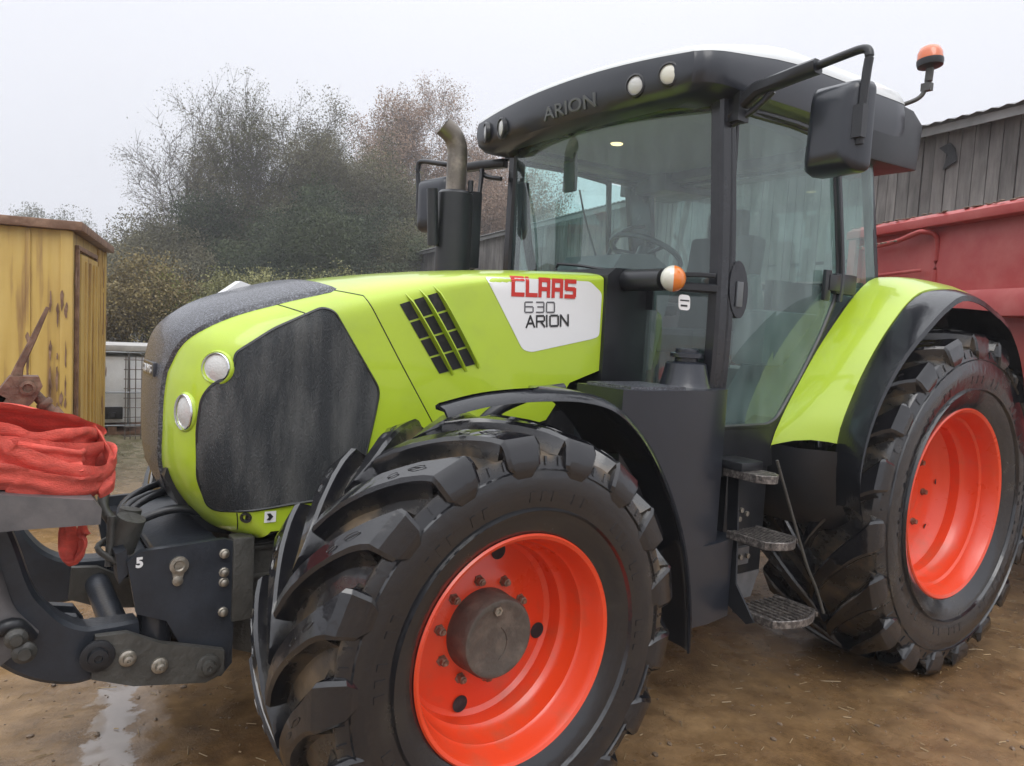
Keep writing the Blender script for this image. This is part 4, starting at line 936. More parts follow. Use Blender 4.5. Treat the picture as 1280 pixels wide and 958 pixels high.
mm = NN('ShaderNodeMix'); mm.data_type = 'RGBA'; mm.blend_type = 'MULTIPLY'; mm.inputs[0].default_value = 1; LL(c1.outputs[0], mm.inputs[6]); LL(c2.outputs[0], mm.inputs[7])
# mossy grit strip far to the left behind the tractor
sp = NN('ShaderNodeSeparateXYZ'); LL(tcn.outputs['Object'], sp.inputs[0])
mr_ = NN('ShaderNodeMapRange'); LL(sp.outputs[1], mr_.inputs[0]); mr_.inputs['From Min'].default_value = -3.6; mr_.inputs['From Max'].default_value = -6.5; mr_.inputs['To Min'].default_value = 0; mr_.inputs['To Max'].default_value = .75
mo = NN('ShaderNodeMix'); mo.data_type = 'RGBA'; LL(mr_.outputs[0], mo.inputs[0]); LL(mm.outputs[2], mo.inputs[6])
c3 = NN('ShaderNodeValToRGB'); LL(n2.outputs[0], c3.inputs[0]); c3.color_ramp.elements[0].position = .4; c3.color_ramp.elements[0].color = (.07, .085, .03, 1); c3.color_ramp.elements[1].position = .62; c3.color_ramp.elements[1].color = (.25, .23, .16, 1)
LL(c3.outputs[0], mo.inputs[7]); LL(mo.outputs[2], b.inputs['Base Color'])
ro_ = NN('ShaderNodeMapRange'); LL(n1.outputs[0], ro_.inputs[0]); ro_.inputs['From Min'].default_value = .35; ro_.inputs['From Max'].default_value = .6; ro_.inputs['To Min'].default_value = .12; ro_.inputs['To Max'].default_value = .40
LL(ro_.outputs[0], b.inputs['Roughness'])
bp1 = NN('ShaderNodeBump'); bp1.inputs['Strength'].default_value = .5; bp1.inputs['Distance'].default_value = .02; LL(n2.outputs[0], bp1.inputs['Height'])
bp2 = NN('ShaderNodeBump'); bp2.inputs['Strength'].default_value = .45; bp2.inputs['Distance'].default_value = .006; LL(n3.outputs[0], bp2.inputs['Height']); LL(bp1.outputs[0], bp2.inputs['Normal'])
LL(bp2.outputs[0], b.inputs['Normal'])
# standing water streak in the wheel track: smooth and paler
def MA(op, *a):
    q_ = NN('ShaderNodeMath'); q_.operation = op
    for i, v in enumerate(a):
        if isinstance(v, (int, float)): q_.inputs[i].default_value = v
        else: LL(v, q_.inputs[i])
    return q_.outputs[0]
nw = noi(9, 7, .65); X_, Y_ = sp.outputs[0], sp.outputs[1]
wob = MA('MULTIPLY', MA('SUBTRACT', nw.outputs[0], .5), .34)
dist = MA('ABSOLUTE', MA('ADD', MA('SUBTRACT', X_, MA('MULTIPLY_ADD', Y_, .19, .995)), wob))
endf = MA('MULTIPLY', MA('MAXIMUM', MA('SUBTRACT', MA('ABSOLUTE', MA('ADD', Y_, .15)), .42), 0.0), .5)
msk = NN('ShaderNodeMapRange'); LL(MA('ADD', dist, endf), msk.inputs[0]); msk.inputs['From Min'].default_value = .085; msk.inputs['From Max'].default_value = .060; msk.inputs['To Min'].default_value = 0; msk.inputs['To Max'].default_value = 1
pn = noi(1.7, 3, .5); pm = NN('ShaderNodeMapRange'); LL(MA('ADD', pn.outputs[0], MA('MULTIPLY', MA('SUBTRACT', nw.outputs[0], .5), .12)), pm.inputs[0]); pm.inputs['From Min'].default_value = .50; pm.inputs['From Max'].default_value = .60
wet = MA('MAXIMUM', msk.outputs[0], MA('MULTIPLY', pm.outputs[0], .75))
wm = NN('ShaderNodeMix'); wm.data_type = 'RGBA'; LL(MA('MULTIPLY', msk.outputs[0], .85), wm.inputs[0]); LL(mo.outputs[2], wm.inputs[6]); wm.inputs[7].default_value = (.34, .30, .27, 1); LL(wm.outputs[2], b.inputs['Base Color'])
wr = NN('ShaderNodeMix'); LL(wet, wr.inputs[0]); LL(ro_.outputs[0], wr.inputs[2]); wr.inputs[3].default_value = .05; LL(wr.outputs[0], b.inputs['Roughness'])
LL(MA('MULTIPLY_ADD', wet, -.46, .50), bp2.inputs['Strength']); LL(MA('MULTIPLY_ADD', wet, -.40, .45), bp1.inputs['Strength'])
b.inputs['Specular IOR Level'].default_value = .6
g = link('ground', me, GM, smooth=True); tag(g, kind='structure')
# straw and grit lying on the mud
rnd = random.Random(11); bm = bmesh.new()
for i in range(1100):
    x, y = rnd.uniform(-5, 2.2), rnd.uniform(-1.5, 3.0); a = rnd.uniform(0, 2*pi); l = rnd.uniform(.005, .026)*(1 if rnd.random() < .9 else 2); w_ = rnd.uniform(.001, .0028); z = gz(x, y)+.0035
    d = V(cos(a), sin(a), rnd.uniform(-.1, .1))*l; s = V(-sin(a), cos(a), 0)*w_
    b0 = V(x, y, z); vs = [bm.verts.new(p) for p in (b0-d-s, b0+d-s, b0+d+s, b0-d+s, b0-d+V(0, 0, w_*1.5), b0+d+V(0, 0, w_*1.5))]
    bm.faces.new((vs[0], vs[1], vs[5], vs[4])); bm.faces.new((vs[3], vs[4], vs[5], vs[2]))
tag(fin('straw', bm, mat('wet straw', (.27, .19, .10), .55, var=.5, vscale=3), smooth=0, normals=False), 'short bits of wet straw scattered over the brown mud', 'straw', kind='stuff')
bm = bmesh.new()
for i in range(3600):
    x, y = rnd.uniform(-5, 1.6), rnd.uniform(-3, 2.6); s = rnd.uniform(.002, .006) if rnd.random() < .85 else rnd.uniform(.006, .014); z = gz(x, y)
    bmesh.ops.create_icosphere(bm, subdivisions=1, radius=s, matrix=Matrix.Translation((x, y, z+s*.3)) @ Matrix.Rotation(rnd.random()*6, 4, 'Z') @ Matrix.Diagonal((1.3, .9, .6, 1)))
tag(fin('grit', bm, mat('grit', (.17, .12, .08), .45, var=.5, vscale=4), smooth=0, normals=False), 'small stones and clods pressed into the wet mud', 'grit', kind='stuff')

# ------------------------------------------------------------------ steel implement frame with sling and rusty lever (left edge)
IMP = mat('worn grey painted steel', (.085, .082, .085), .42, col2=(.13, .12, .12), vscale=6, bump=.1, bscale=40)
ia_ = empty('implement_frame', (1.5, .45, 0)); tag(ia_, 'dark grey steel implement frame with a curved leg in front of the tractor', 'implement')
def ip(name, b_, m_, par=None, **k):
    o = fin(name, b_, m_, None, **k)
    for v in o.data.vertices:
        if par is None: v.co -= Vector((1.5, .45, 0))
        else: v.co -= Vector((1.5, .45, 0))
    o.parent = par or ia_; return o
bm = bmesh.new(); prism(bm, [(1.098, 1.055), (1.095, 1.10), (1.115, 1.128), (1.35, 1.165), (2.3, 1.19), (2.3, 1.06), (1.28, 1.06)], 'y', .22, .60); bmn = ip('beam', bm, IMP, bevel=.018)
bm = bmesh.new(); P = smooth_path([(1.56, .42, 1.10), (1.45, .42, 1.02), (1.41, .42, .90), (1.37, .42, .76), (1.30, .42, .66)], 8); sweep(bm, P, rect(.12, .15, .2), up=V(0, 0, 1)); ip('leg', bm, IMP, smooth=50, bevel=.01)
bm = bmesh.new(); prism(bm, [(1.32, .70), (1.26, .72), (1.13, .69), (1.10, .64), (1.12, .60), (1.22, .585), (1.34, .62)], 'y', .30, .335); prism(bm, [(1.32, .70), (1.26, .72), (1.13, .69), (1.10, .64), (1.12, .60), (1.22, .585), (1.34, .62)], 'y', .20, .235); hk = ip('hook_plate', bm, FRAME, bevel=.006)
for (x, z, r_, m_) in ((1.16, .655, .026, STEEL), (1.28, .68, .032, CAST), (1.30, .725, .03, CAST)):
    bm = bmesh.new(); lathe(bm, [(r_, 0), (r_, .012), (r_*.6, .02), (r_*.5, .03), (0, .03)], 16, MT((x, .335 if x < 1.25 else .52, z), (0, 1, 0))); ip('pin', bm, m_, hk)
bm = bmesh.new(); lathe(bm, [(.012, 0), (.012, .005), (0, .006)], 14, MT((1.205, .335, .625), (0, 1, 0))); ip('paint_spot', bm, mat('yellow dab', (.5, .42, .05), .5), hk)
bm = bmesh.new(); tube(bm, [(1.6, .44, .62), (1.40, .47, .70), (1.31, .50, .76), (1.26, .47, .70)], .02, 8); ip('hose', bm, BLK, smooth=60)
# red sling
SL = mat('red webbing', (.60, .085, .06), .75, var=.28, vscale=14, bump=.45, bscale=120, stretch=(1, 3, 3))
bm = bmesh.new(); rnd = random.Random(5)
def strap(pts, w=.085, th=.010, rolls=None, sm=12, fold=.0035):
    P = smooth_path(pts, sm); n_ = len(P); sd_ = rnd.uniform(0, 50)
    rl = [float(np.interp(i/(n_-1), np.linspace(0, 1, len(rolls)), rolls)) for i in range(n_)] if rolls else [0]*n_
    K_ = 12; rings = []
    for i, p in enumerate(P):
        d = (P[min(i+1, n_-1)]-P[max(i-1, 0)]).normalized(); s_ = d.cross(V(0, 0, 1)).normalized(); w_ = s_.cross(d)
        c_, q_ = cos(rl[i]), sin(rl[i]); s_, w_ = s_*c_+w_*q_, w_*c_-s_*q_
        wl = w*(1+.14*MN.noise(V(i*.12, sd_, 0))); top, bot = [], []
        for k_ in range(K_+1):
            u_ = k_/K_-.5; f_ = fold*(sin(u_*11+sd_+2.5*MN.noise(V(i*.06, sd_, 3)))+1.2*MN.noise(V(i*.22, u_*7, sd_)))
            e_ = th*(1-(2*u_)**6)*.5
            top.append(p+s_*(wl*u_)+w_*(f_+e_)); bot.append(p+s_*(wl*u_)+w_*(f_-e_))
        rings.append([bm.verts.new(v) for v in top+bot[::-1]])
    m_ = len(rings[0])
    for i in range(n_-1):
        for j in range(m_): bm.faces.new((rings[i][j], rings[i][(j+1) % m_], rings[i+1][(j+1) % m_], rings[i+1][j]))
    bm.faces.new(rings[0][::-1]); bm.faces.new(rings[-1])
strap([(2.0, .36, 1.38), (1.4, .39, 1.36), (1.26, .39, 1.335), (1.16, .37, 1.30), (1.12, .33, 1.25)], .15, .014, [.5, .6, .7, .7])
strap([(2.0, .30, 1.37), (1.4, .31, 1.375), (1.24, .31, 1.345), (1.15, .28, 1.29)], .14, .014, [.1, .2, .2])
strap([(2, .46, 1.34), (1.4, .49, 1.32), (1.27, .50, 1.285), (1.18, .48, 1.285), (1.125, .44, 1.28), (1.10, .38, 1.26), (1.12, .33, 1.24)], .085, .014, [1.0, 1.0, 1.1, 1.2, 1.1, .8])
strap([(2, .50, 1.35), (1.42, .53, 1.29), (1.31, .55, 1.25), (1.21, .55, 1.20), (1.12, .515, 1.165), (1.06, .45, 1.17), (1.055, .39, 1.21), (1.10, .33, 1.22)], .095, .014, [1.15, 1.2, 1.25, 1.3, 1.3, 1.2, .8])
strap([(2, .56, 1.23), (1.40, .57, 1.215), (1.28, .57, 1.185), (1.17, .55, 1.155), (1.10, .50, 1.15), (1.07, .42, 1.16)], .085, .014, [1.2, 1.25, 1.3, 1.3, 1.2])
strap([(2, .49, 1.27), (1.38, .50, 1.26), (1.25, .50, 1.24), (1.15, .47, 1.225), (1.09, .42, 1.22)], .12, .014, [1.1, 1.1, 1.1])
strap([(1.30, .52, 1.27), (1.22, .53, 1.255), (1.15, .505, 1.235), (1.13, .465, 1.24), (1.15, .44, 1.255), (1.18, .46, 1.262), (1.18, .485, 1.25), (1.16, .49, 1.24)], .055, .010, [1.3, 1.4, 1.4, 1.5, 1.5], fold=.002)
strap([(1.15, .34, 1.31), (1.095, .37, 1.29), (1.068, .41, 1.25), (1.055, .44, 1.20), (1.065, .47, 1.155), (1.10, .49, 1.14)], .07, .012, [1.0, 1.2, 1.3, 1.3])
strap([(2, .42, 1.20), (1.4, .44, 1.20), (1.15, .42, 1.19)], .26, .06, [.1, .1])
bmesh.ops.transform(bm, matrix=Matrix.Translation((-1.5, -.4, 0)), verts=bm.verts)
sl = empty('lifting_sling', (1.5, .4, 0)); tag(sl, 'faded red webbing sling heaped on top of the dark grey steel beam', 'sling')
o = fin('webbing_heap', bm, SL, sl, smooth=55)
bm = bmesh.new(); strap([(1.14, .40, 1.14), (1.128, .41, 1.06), (1.122, .41, .97), (1.135, .41, .905), (1.155, .40, .90), (1.16, .385, .97), (1.155, .38, 1.10)], .055, .014)
for v in bm.verts: v.co -= V(1.5, .4, 0)
fin('hanging_tail', bm, SL, sl, smooth=55)
# rusty lever
RUST = mat('rusty steel', (.11, .06, .04), .7, col2=(.20, .12, .08), vscale=20, bump=.5, bscale=60)
lv = empty('rusty_lever', (1.29, .28, 0)); tag(lv, 'thin rusty lever on a pivot sticking up behind the red sling', 'lever')
def lp(name, b_, m_, **k):
    for v in b_.verts: v.co -= V(1.29, .28, 0)
    return fin(name, b_, m_, lv, **k)
bm = bmesh.new(); sweep(bm, [V(1.212, .28, 1.675), V(1.25, .28, 1.575), V(1.285, .28, 1.49), V(1.30, .28, 1.43)], rect(.018, .012), scale=[.6, 1, 1.3, 2.2], up=V(0, 1, 0)); lp('rod', bm, RUST)
bm = bmesh.new(); prism(bm, [(1.27, 1.46), (1.235, 1.46), (1.225, 1.43), (1.25, 1.38), (1.30, 1.33), (1.36, 1.33), (1.35, 1.40), (1.31, 1.46)], 'y', .24, .30); lathe(bm, [(.022, 0), (.022, .012), (.014, .014), (.012, .006), (0, .006)], 16, MT((1.265, .30, 1.425), (0, 1, 0))); lp('pivot_plate', bm, RUST, bevel=.004)
bm = bmesh.new(); cyl(bm, (1.25, .27, 1.41), (1.16, .28, 1.30), .016, seg=14); cyl(bm, (1.20, .275, 1.35), (1.14, .285, 1.27), .024, seg=14); lathe(bm, [(.022, 0), (.026, .01), (.022, .02)], 14, MT((1.225, .272, 1.38), (-.6, .06, -.7))); lp('link', bm, RUST, smooth=50)
bm = bmesh.new(); beam(bm, [V(1.33, .27, 1.40), V(1.40, .27, 1.27), V(1.5, .27, 1.15)], .06, .04); lp('lever_base', bm, RUST, bevel=.004)

# ------------------------------------------------------------------ yellow site cabin
YEL = bpy.data.materials.new('weathered yellow paint'); YEL.use_nodes = True; t = YEL.node_tree; b = t.nodes['Principled BSDF']
tcn = t.nodes.new('ShaderNodeTexCoord'); mp = t.nodes.new('ShaderNodeMapping'); mp.inputs['Scale'].default_value = (7, 7, .55); t.links.new(tcn.outputs['Object'], mp.inputs[0])
na = t.nodes.new('ShaderNodeTexNoise'); na.inputs['Scale'].default_value = 1.5; na.inputs['Detail'].default_value = 8; t.links.new(mp.outputs[0], na.inputs['Vector'])
nb = t.nodes.new('ShaderNodeTexNoise'); nb.inputs['Scale'].default_value = 1.3; nb.inputs['Detail'].default_value = 6; t.links.new(tcn.outputs['Object'], nb.inputs['Vector'])
ca = t.nodes.new('ShaderNodeValToRGB'); t.links.new(na.outputs[0], ca.inputs[0]); el = ca.color_ramp.elements
el[0].position = .30; el[0].color = (.60, .43, .13, 1); el[1].position = .80; el[1].color = (.09, .035, .012, 1)
k_ = el.new(.56); k_.color = (.52, .35, .085, 1); k_ = el.new(.66); k_.color = (.32, .19, .06, 1)
cb_ = t.nodes.new('ShaderNodeValToRGB'); t.links.new(nb.outputs[0], cb_.inputs[0]); cb_.color_ramp.elements[0].position = .35; cb_.color_ramp.elements[0].color = (1, 1, 1, 1); cb_.color_ramp.elements[1].position = .75; cb_.color_ramp.elements[1].color = (.70, .62, .55, 1)
mmx = t.nodes.new('ShaderNodeMix'); mmx.data_type = 'RGBA'; mmx.blend_type = 'MULTIPLY'; mmx.inputs[0].default_value = 1; t.links.new(ca.outputs[0], mmx.inputs[6]); t.links.new(cb_.outputs[0], mmx.inputs[7]); t.links.new(mmx.outputs[2], b.inputs['Base Color']); b.inputs['Roughness'].default_value = .5
RUSTB = mat('brown rust', (.16, .085, .05), .7, col2=(.28, .17, .11), vscale=9, bump=.4, bscale=50)
# local frame: origin near corner, a along the side that recedes, b along the left face
yc = empty('site_cabin', (.76, -4.23, 0), atan2(-3.09, -.66)); tag(yc, 'weathered yellow steel site cabin with rust streaks and a brown roof edge', 'cabin')
def cp(name, b_, m_, par=None, **k): return fin(name, b_, m_, par or yc, **k)
LNG, WD, HT = 2.72, 2.6, 2.27
bm = bmesh.new(); box2(bm, (0, 0, .05), (LNG, WD, HT))
# pressed seams on the end face (x=0) and folded ribs on the long face (y=0)
for yy in (.30, .56, 1.1, 1.7, 2.3): prism(bm, [(yy-.035, 0), (yy-.02, -.0), (yy, 0)], 'z', .0, .01) if False else box(bm, (-.006, yy, 1.16), (.02, .035, 2.2))
for xx in (.0,): box(bm, (.03, .03, 1.16), (.09, .09, 2.22))
for xx in (1.95, 2.12, 2.3, 2.5): box(bm, (xx, -.01, 1.16), (.05, .035, 2.18))
box(bm, (LNG-.03, .03, 1.16), (.10, .10, 2.22))
cw = cp('wall', bm, YEL, bevel=.008)
bm = bmesh.new(); box2(bm, (.30, -.02, .12), (1.55, -.045, 2.10)); 
for xx in (.55, .85, 1.15, 1.40): box(bm, (xx, -.05, 1.1), (.06, .03, 1.9))
cdoor = cp('door', bm, YEL, cw, bevel=.006)
bm = bmesh.new(); box2(bm, (.20, -.035, .08), (.255, -.005, 2.14)); box2(bm, (1.60, -.035, .08), (1.65, -.005, 2.14)); box2(bm, (.20, -.035, 2.13), (1.65, -.005, 2.17)); cp('door_frame', bm, RUSTB, cw, bevel=.004)
bm = bmesh.new(); box2(bm, (-.07, -.09, HT+.002), (LNG+.08, WD+.05, HT+.075)); cp('roof', bm, RUSTB, bevel=.012)
bm = bmesh.new()
rnd = random.Random(2)
for k_ in range(30):
    y_ = rnd.choice([.03, .06, .09, .14, .30, 1.2]); z_ = rnd.uniform(.3, 1.9); h_ = rnd.uniform(.02, .14); w_ = rnd.uniform(.006, .016)
    prism(bm, [(y_+w_*cos(a)*rnd.uniform(.4, 1.2), z_+h_*sin(a)*rnd.uniform(.6, 1.1)) for a in [2*pi*i/14 for i in range(14)]], 'x', -.0235, -.018)
for k_ in range(14):
    x_ = rnd.choice([.08, .24, 1.72, 2.3, 2.7]); z_ = rnd.uniform(.3, 2.0); h_ = rnd.uniform(.03, .2); w_ = rnd.uniform(.01, .03)
    prism(bm, [(x_+w_*cos(a)*rnd.uniform(.4, 1.2), z_+h_*sin(a)*rnd.uniform(.6, 1.1)) for a in [2*pi*i/14 for i in range(14)]], 'y', -.0325, -.027)
cp('rust_scab', bm, RUSTB, cw)['kind'] = 'stuff'
# skids under the cabin
bm = bmesh.new(); box2(bm, (.0, .1, -.01), (LNG, .25, .05)); box2(bm, (.0, WD-.25, -.01), (LNG, WD-.1, .05)); cp('skid', bm, RUSTB)
# ------------------------------------------------------------------ IBC tote with board on top
def P2(px, dep):
    a = YAW+math.atan((640-px)/945.87); return V(CAM.x+dep/cos(a-YAW)*cos(a), CAM.y+dep/cos(a-YAW)*sin(a), 0)
pa = P2(139, 9.7); ib = empty('bulk_tank', pa, radians(-95)); tag(ib, 'white plastic bulk liquid tank in a steel cage beside the yellow cabin', 'tank')
WP = mat('dull white plastic', (.66, .68, .70), .45, var=.15, vscale=3)
bm = bmesh.new(); box2(bm, (0, -.40, .14), (1.0, .40, 1.02)); tk_ = fin('bladder', bm, WP, ib, bevel=.06)
bm = bmesh.new(); box2(bm, (-.035, -.12, .20), (.0, .10, .36)); box(bm, (-.02, .0, .25), (.06, .08, .08)); fin('outlet_valve', bm, BLK, tk_, bevel=.01)
bm = bmesh.new()
for k_ in range(4): y_ = -.54+.36*k_; cyl(bm, (-.03, y_, .10), (-.03, y_, 1.07), .011, seg=6)
for z_ in (.12, .55, 1.07): cyl(bm, (-.045, -.54, z_), (-.045, .54, z_), .011, seg=6); cyl(bm, (-.03, -.54, z_), (1.13, -.54, z_), .011, seg=6); cyl(bm, (-.03, .54, z_), (1.13, .54, z_), .011, seg=6)
for k_ in range(10): cyl(bm, (.02+.12*k_, .545, .1), (.02+.12*k_, .545, 1.07), .011, seg=6)
fin('cage', bm, mat('galvanised bars', (.22, .23, .24), .4, .8), ib, smooth=50)
bm = bmesh.new(); box2(bm, (-.04, -.55, 0), (1.14, .55, .03)); 
for y_ in (-.5, 0, .5): box2(bm, (-.04, y_-.05, .03), (1.14, y_+.05, .12))
fin('pallet', bm, RUSTB, ib)
pb = P2(150, 9.7); bd_ = empty('concrete_slab', (pb.x, pb.y, 1.085), radians(-97)); tag(bd_, 'pale flat board lying across the caged white tank', 'board')
bm = bmesh.new(); box2(bm, (0, -.75, 0), (.9, .75, .075)); fin('board', bm, mat('weathered pale board', (.36, .35, .33), .7, var=.25, vscale=5, bump=.2, bscale=30), bd_, bevel=.01)
bd_.name = 'pale_board'
pe = P2(182, 9.5); wr = empty('wire_panel', pe, radians(-95)); tag(wr, 'rusty wire mesh panel standing right of the white tank', 'panel')
bm = bmesh.new()
for k_ in range(13): cyl(bm, (0, -.48+.06*k_, 0), (0, -.48+.06*k_+.01*(k_ % 3), 1.05), .006, seg=5)
for k_ in range(9): cyl(bm, (.008, -.50, .04+.12*k_), (.008, .26, .04+.12*k_), .006, seg=5)
fin('mesh', bm, mat('grey wire', (.15, .13, .12), .5, .5), wr, smooth=60)
# small far white trough
pf = P2(238, 19); tr_ = empty('water_trough', pf, radians(-100)); tag(tr_, 'small pale blue tank with a white lid between the bushes', 'tank')
bm = bmesh.new(); box2(bm, (0, -.32, 0), (.8, .32, 1.62)); fin('body', bm, mat('pale blue plastic', (.22, .30, .36), .5), tr_, bevel=.05)
bm = bmesh.new(); box2(bm, (-.05, -.36, 1.62), (.85, .36, 1.76)); fin('lid', bm, WP, tr_, bevel=.03)
bm = bmesh.new(); prism(bm, [(.60, 1.738), (.545, 1.765), (.49, 1.775), (.46, 1.79)], 'y', -.30, -.26); prism(bm, [(.625, 1.735), (.52, 1.815), (.44, 1.79), (.44, 1.76)], 'y', -.20, -.12)
part('bonnet_glint', bm, WHITE, bonnet, bevel=.008)  # white wedges standing in for a reflection on the wet bonnet

# ------------------------------------------------------------------ barn
WOOD = bpy.data.materials.new('weathered boards'); WOOD.use_nodes = True; t = WOOD.node_tree; b = t.nodes['Principled BSDF']
tcn = t.nodes.new('ShaderNodeTexCoord'); mp = t.nodes.new('ShaderNodeMapping'); mp.inputs['Scale'].default_value = (6, 6, .8); t.links.new(tcn.outputs['Object'], mp.inputs[0])
na = t.nodes.new('ShaderNodeTexNoise'); na.inputs['Scale'].default_value = 1.6; na.inputs['Detail'].default_value = 8; na.inputs['Roughness'].default_value = .7; t.links.new(mp.outputs[0], na.inputs['Vector'])
nb = t.nodes.new('ShaderNodeTexNoise'); nb.inputs['Scale'].default_value = .8; nb.inputs['Detail'].default_value = 5; t.links.new(tcn.outputs['Object'], nb.inputs['Vector'])
geo = t.nodes.new('ShaderNodeAttribute'); geo.attribute_name = 'tone'
ca = t.nodes.new('ShaderNodeValToRGB'); t.links.new(na.outputs[0], ca.inputs[0]); el = ca.color_ramp.elements
el[0].position = .3; el[0].color = (.10, .092, .085, 1); el[1].position = .72; el[1].color = (.30, .28, .265, 1)
cb_ = t.nodes.new('ShaderNodeValToRGB'); t.links.new(nb.outputs[0], cb_.inputs[0]); cb_.color_ramp.elements[0].position = .38; cb_.color_ramp.elements[0].color = (.45, .42, .42, 1); cb_.color_ramp.elements[1].position = .62; cb_.color_ramp.elements[1].color = (1, 1, 1, 1)
m1 = t.nodes.new('ShaderNodeMix'); m1.data_type = 'RGBA'; m1.blend_type = 'MULTIPLY'; m1.inputs[0].default_value = 1; t.links.new(ca.outputs[0], m1.inputs[6]); t.links.new(cb_.outputs[0], m1.inputs[7])
m2 = t.nodes.new('ShaderNodeVectorMath'); m2.operation = 'SCALE'; t.links.new(m1.outputs[2], m2.inputs[0]); t.links.new(geo.outputs['Fac'], m2.inputs['Scale']); t.links.new(m2.outputs[0], b.inputs['Base Color']); b.inputs['Roughness'].default_value = .75
D = V(-.216, -.976, 0).normalized(); BO = V(-8.27, -.89, 0)-D*3.0; bn = empty('barn', BO, atan2(D.y, D.x)); tag(bn, 'long weathered grey timber barn with vertical boards behind the red trailer', 'barn')
BL, EH = 31, 4.42
bm = bmesh.new(); tl = bm.verts.layers.float.new('tone'); rnd = random.Random(4); x = 0
while x < BL:
    w_ = rnd.uniform(.13, .19); tn = rnd.uniform(.72, 1.15); d_ = rnd.uniform(0, .018); z0 = rnd.uniform(.0, .15)
    zt = EH-.03
    for (a_, c_) in ((z0, 2.85+rnd.uniform(-.04, .04)), (2.88, zt)) if rnd.random() < .3 else ((z0, zt),):
        for v in box(bm, (x+w_/2, .02+d_, (a_+c_)/2), (w_-.012, .022, c_-a_)): v[tl] = tn*(1.0 if rnd.random() < .5 else .9)
    x += w_
wl = fin('wall_boards', bm, WOOD, bn, smooth=0)
bm = bmesh.new(); box2(bm, (.0, -.06-.3, 0), (BL, -.09-.3, EH)); box2(bm, (.0, -.05, 1.0), (BL, .0, 1.15)); box2(bm, (0, -.05, 2.8), (BL, 0, 2.95)); box2(bm, (0, -7, 0), (.12, -.4, EH)); box2(bm, (BL-.12, -7, 0), (BL, -.4, EH)); fin('inner_frame', bm, DARKH, bn)
bm = bmesh.new(); rows = []
for i in range(int(BL/.09)): 
    xx = -.15+i*.09; zz = .012 if i % 2 else -.012; rows.append([V(xx, .28, EH+.02+zz), V(xx, -3.5, EH+1.0+zz), V(xx, -7.2, EH+.02+zz)])
grid_patch(bm, rows); box2(bm, (-.15, .19, EH-.10), (BL-.15, .21, EH)); fin('roof', bm, mat('fibre cement roof', (.22, .22, .22), .8, var=.3, vscale=2), bn, smooth=0)
bm = bmesh.new(); prism(bm, [(3.72, 3.98), (3.90, 3.90), (3.86, 4.08), (3.98, 4.18), (3.84, 4.22), (3.76, 4.14)], 'y', .055, .062); bmesh.ops.transform(bm, matrix=Matrix.Translation((0, 0, 0)), verts=bm.verts); fin('dark_gap', bm, DARKH, bn)
# ------------------------------------------------------------------ red trailer
RED = mat('faded red trailer paint', (.40, .045, .040), .45, col2=(.48, .11, .095), vscale=1.6, bump=.1, bscale=25, detail=7)
REDD = RED
ex = V(.418, .909, 0); A0 = V(-4.886, -.625, 0)-ex*.12; tl_ = empty('tipping_trailer', A0, atan2(ex.y, ex.x)); tag(tl_, 'red steel tipping trailer with mud along its top rail parked behind the tractor', 'trailer')
TLN = 2.55
def tp(name, b_, m_, par=None, **k): return fin(name, b_, m_, par or tl_, **k)
bm = bmesh.new(); box2(bm, (0, 0, 1.12), (TLN, .05, 2.66)); box2(bm, (0, 4.75, 1.12), (TLN, 4.8, 2.66)); box2(bm, (0, .05, 1.12), (.05, 4.75, 2.66)); box2(bm, (TLN-.05, .05, 1.12), (TLN, 4.75, 2.66)); box2(bm, (.0, 0, 1.05), (TLN, 4.8, 1.12)); body = tp('body', bm, RED, bevel=.006)
bm = bmesh.new(); prism(bm, [(-.10, 2.60), (-.10, 2.665), (-.04, 2.70), (.07, 2.70), (.07, 2.60)], 'x', -.04, TLN+.04); box2(bm, (-.04, 4.73, 2.60), (TLN+.04, 4.88, 2.70)); box2(bm, (-.04, .08, 2.60), (.08, 4.72, 2.70)); box2(bm, (TLN-.08, .08, 2.60), (TLN+.04, 4.72, 2.70)); rl = tp('top_rail', bm, RED, body, bevel=.01)
bm = bmesh.new(); prism(bm, [(-.14, 1.93), (-.14, 2.05), (-.10, 2.11), (0.002, 2.12), (0.002, 1.92)], 'x', -.02, TLN+.02); prism(bm, [(-.09, 1.12), (-.09, 1.25), (0.002, 1.30), (0.002, 1.12)], 'x', -.02, TLN+.02); tp('side_rail', bm, RED, body, bevel=.012)
bm = bmesh.new()
for xx in (.03, 2.5):
    bm = bmesh.new(); box2(bm, (xx-.05, -.085, 1.14), (xx+.05, .002, 2.598)); tp('side_post', bm, RED, body, bevel=.008)
bm = bmesh.new(); tube(bm, [(.22, -.10, 2.505), (.6, -.10, 2.52), (.82, -.10, 2.56), (.90, -.09, 2.57), (.95, -.03, 2.55), (.96, .0, 2.46), (.96, .0, 2.12)], .020, 8); tube(bm, [(.35, -.03, 2.275), (.40, -.06, 2.27), (.78, -.06, 2.28), (.85, -.03, 2.285)], .014, 8); tp('rail_pipe', bm, RED, body, smooth=60)
MUD = mat('dried mud', (.20, .15, .11), .9, var=.4, vscale=20, bump=.5, bscale=50)
bm = bmesh.new(); rnd = random.Random(8)
for i in range(150):
    xx = rnd.uniform(0, TLN); bmesh.ops.create_icosphere(bm, subdivisions=1, radius=rnd.uniform(.006, .016), matrix=Matrix.Translation((xx, rnd.uniform(-.09, .03), 2.70)) @ Matrix.Diagonal((2.0, 1, .5, 1)))
for i in range(60):
    xx = rnd.uniform(.15, .7); bmesh.ops.create_icosphere(bm, subdivisions=1, radius=rnd.uniform(.008, .02), matrix=Matrix.Translation((xx, -.10+rnd.uniform(-.02, .02), 2.515+.02*(xx-.2))) @ Matrix.Diagonal((1.6, 1, .6, 1)))
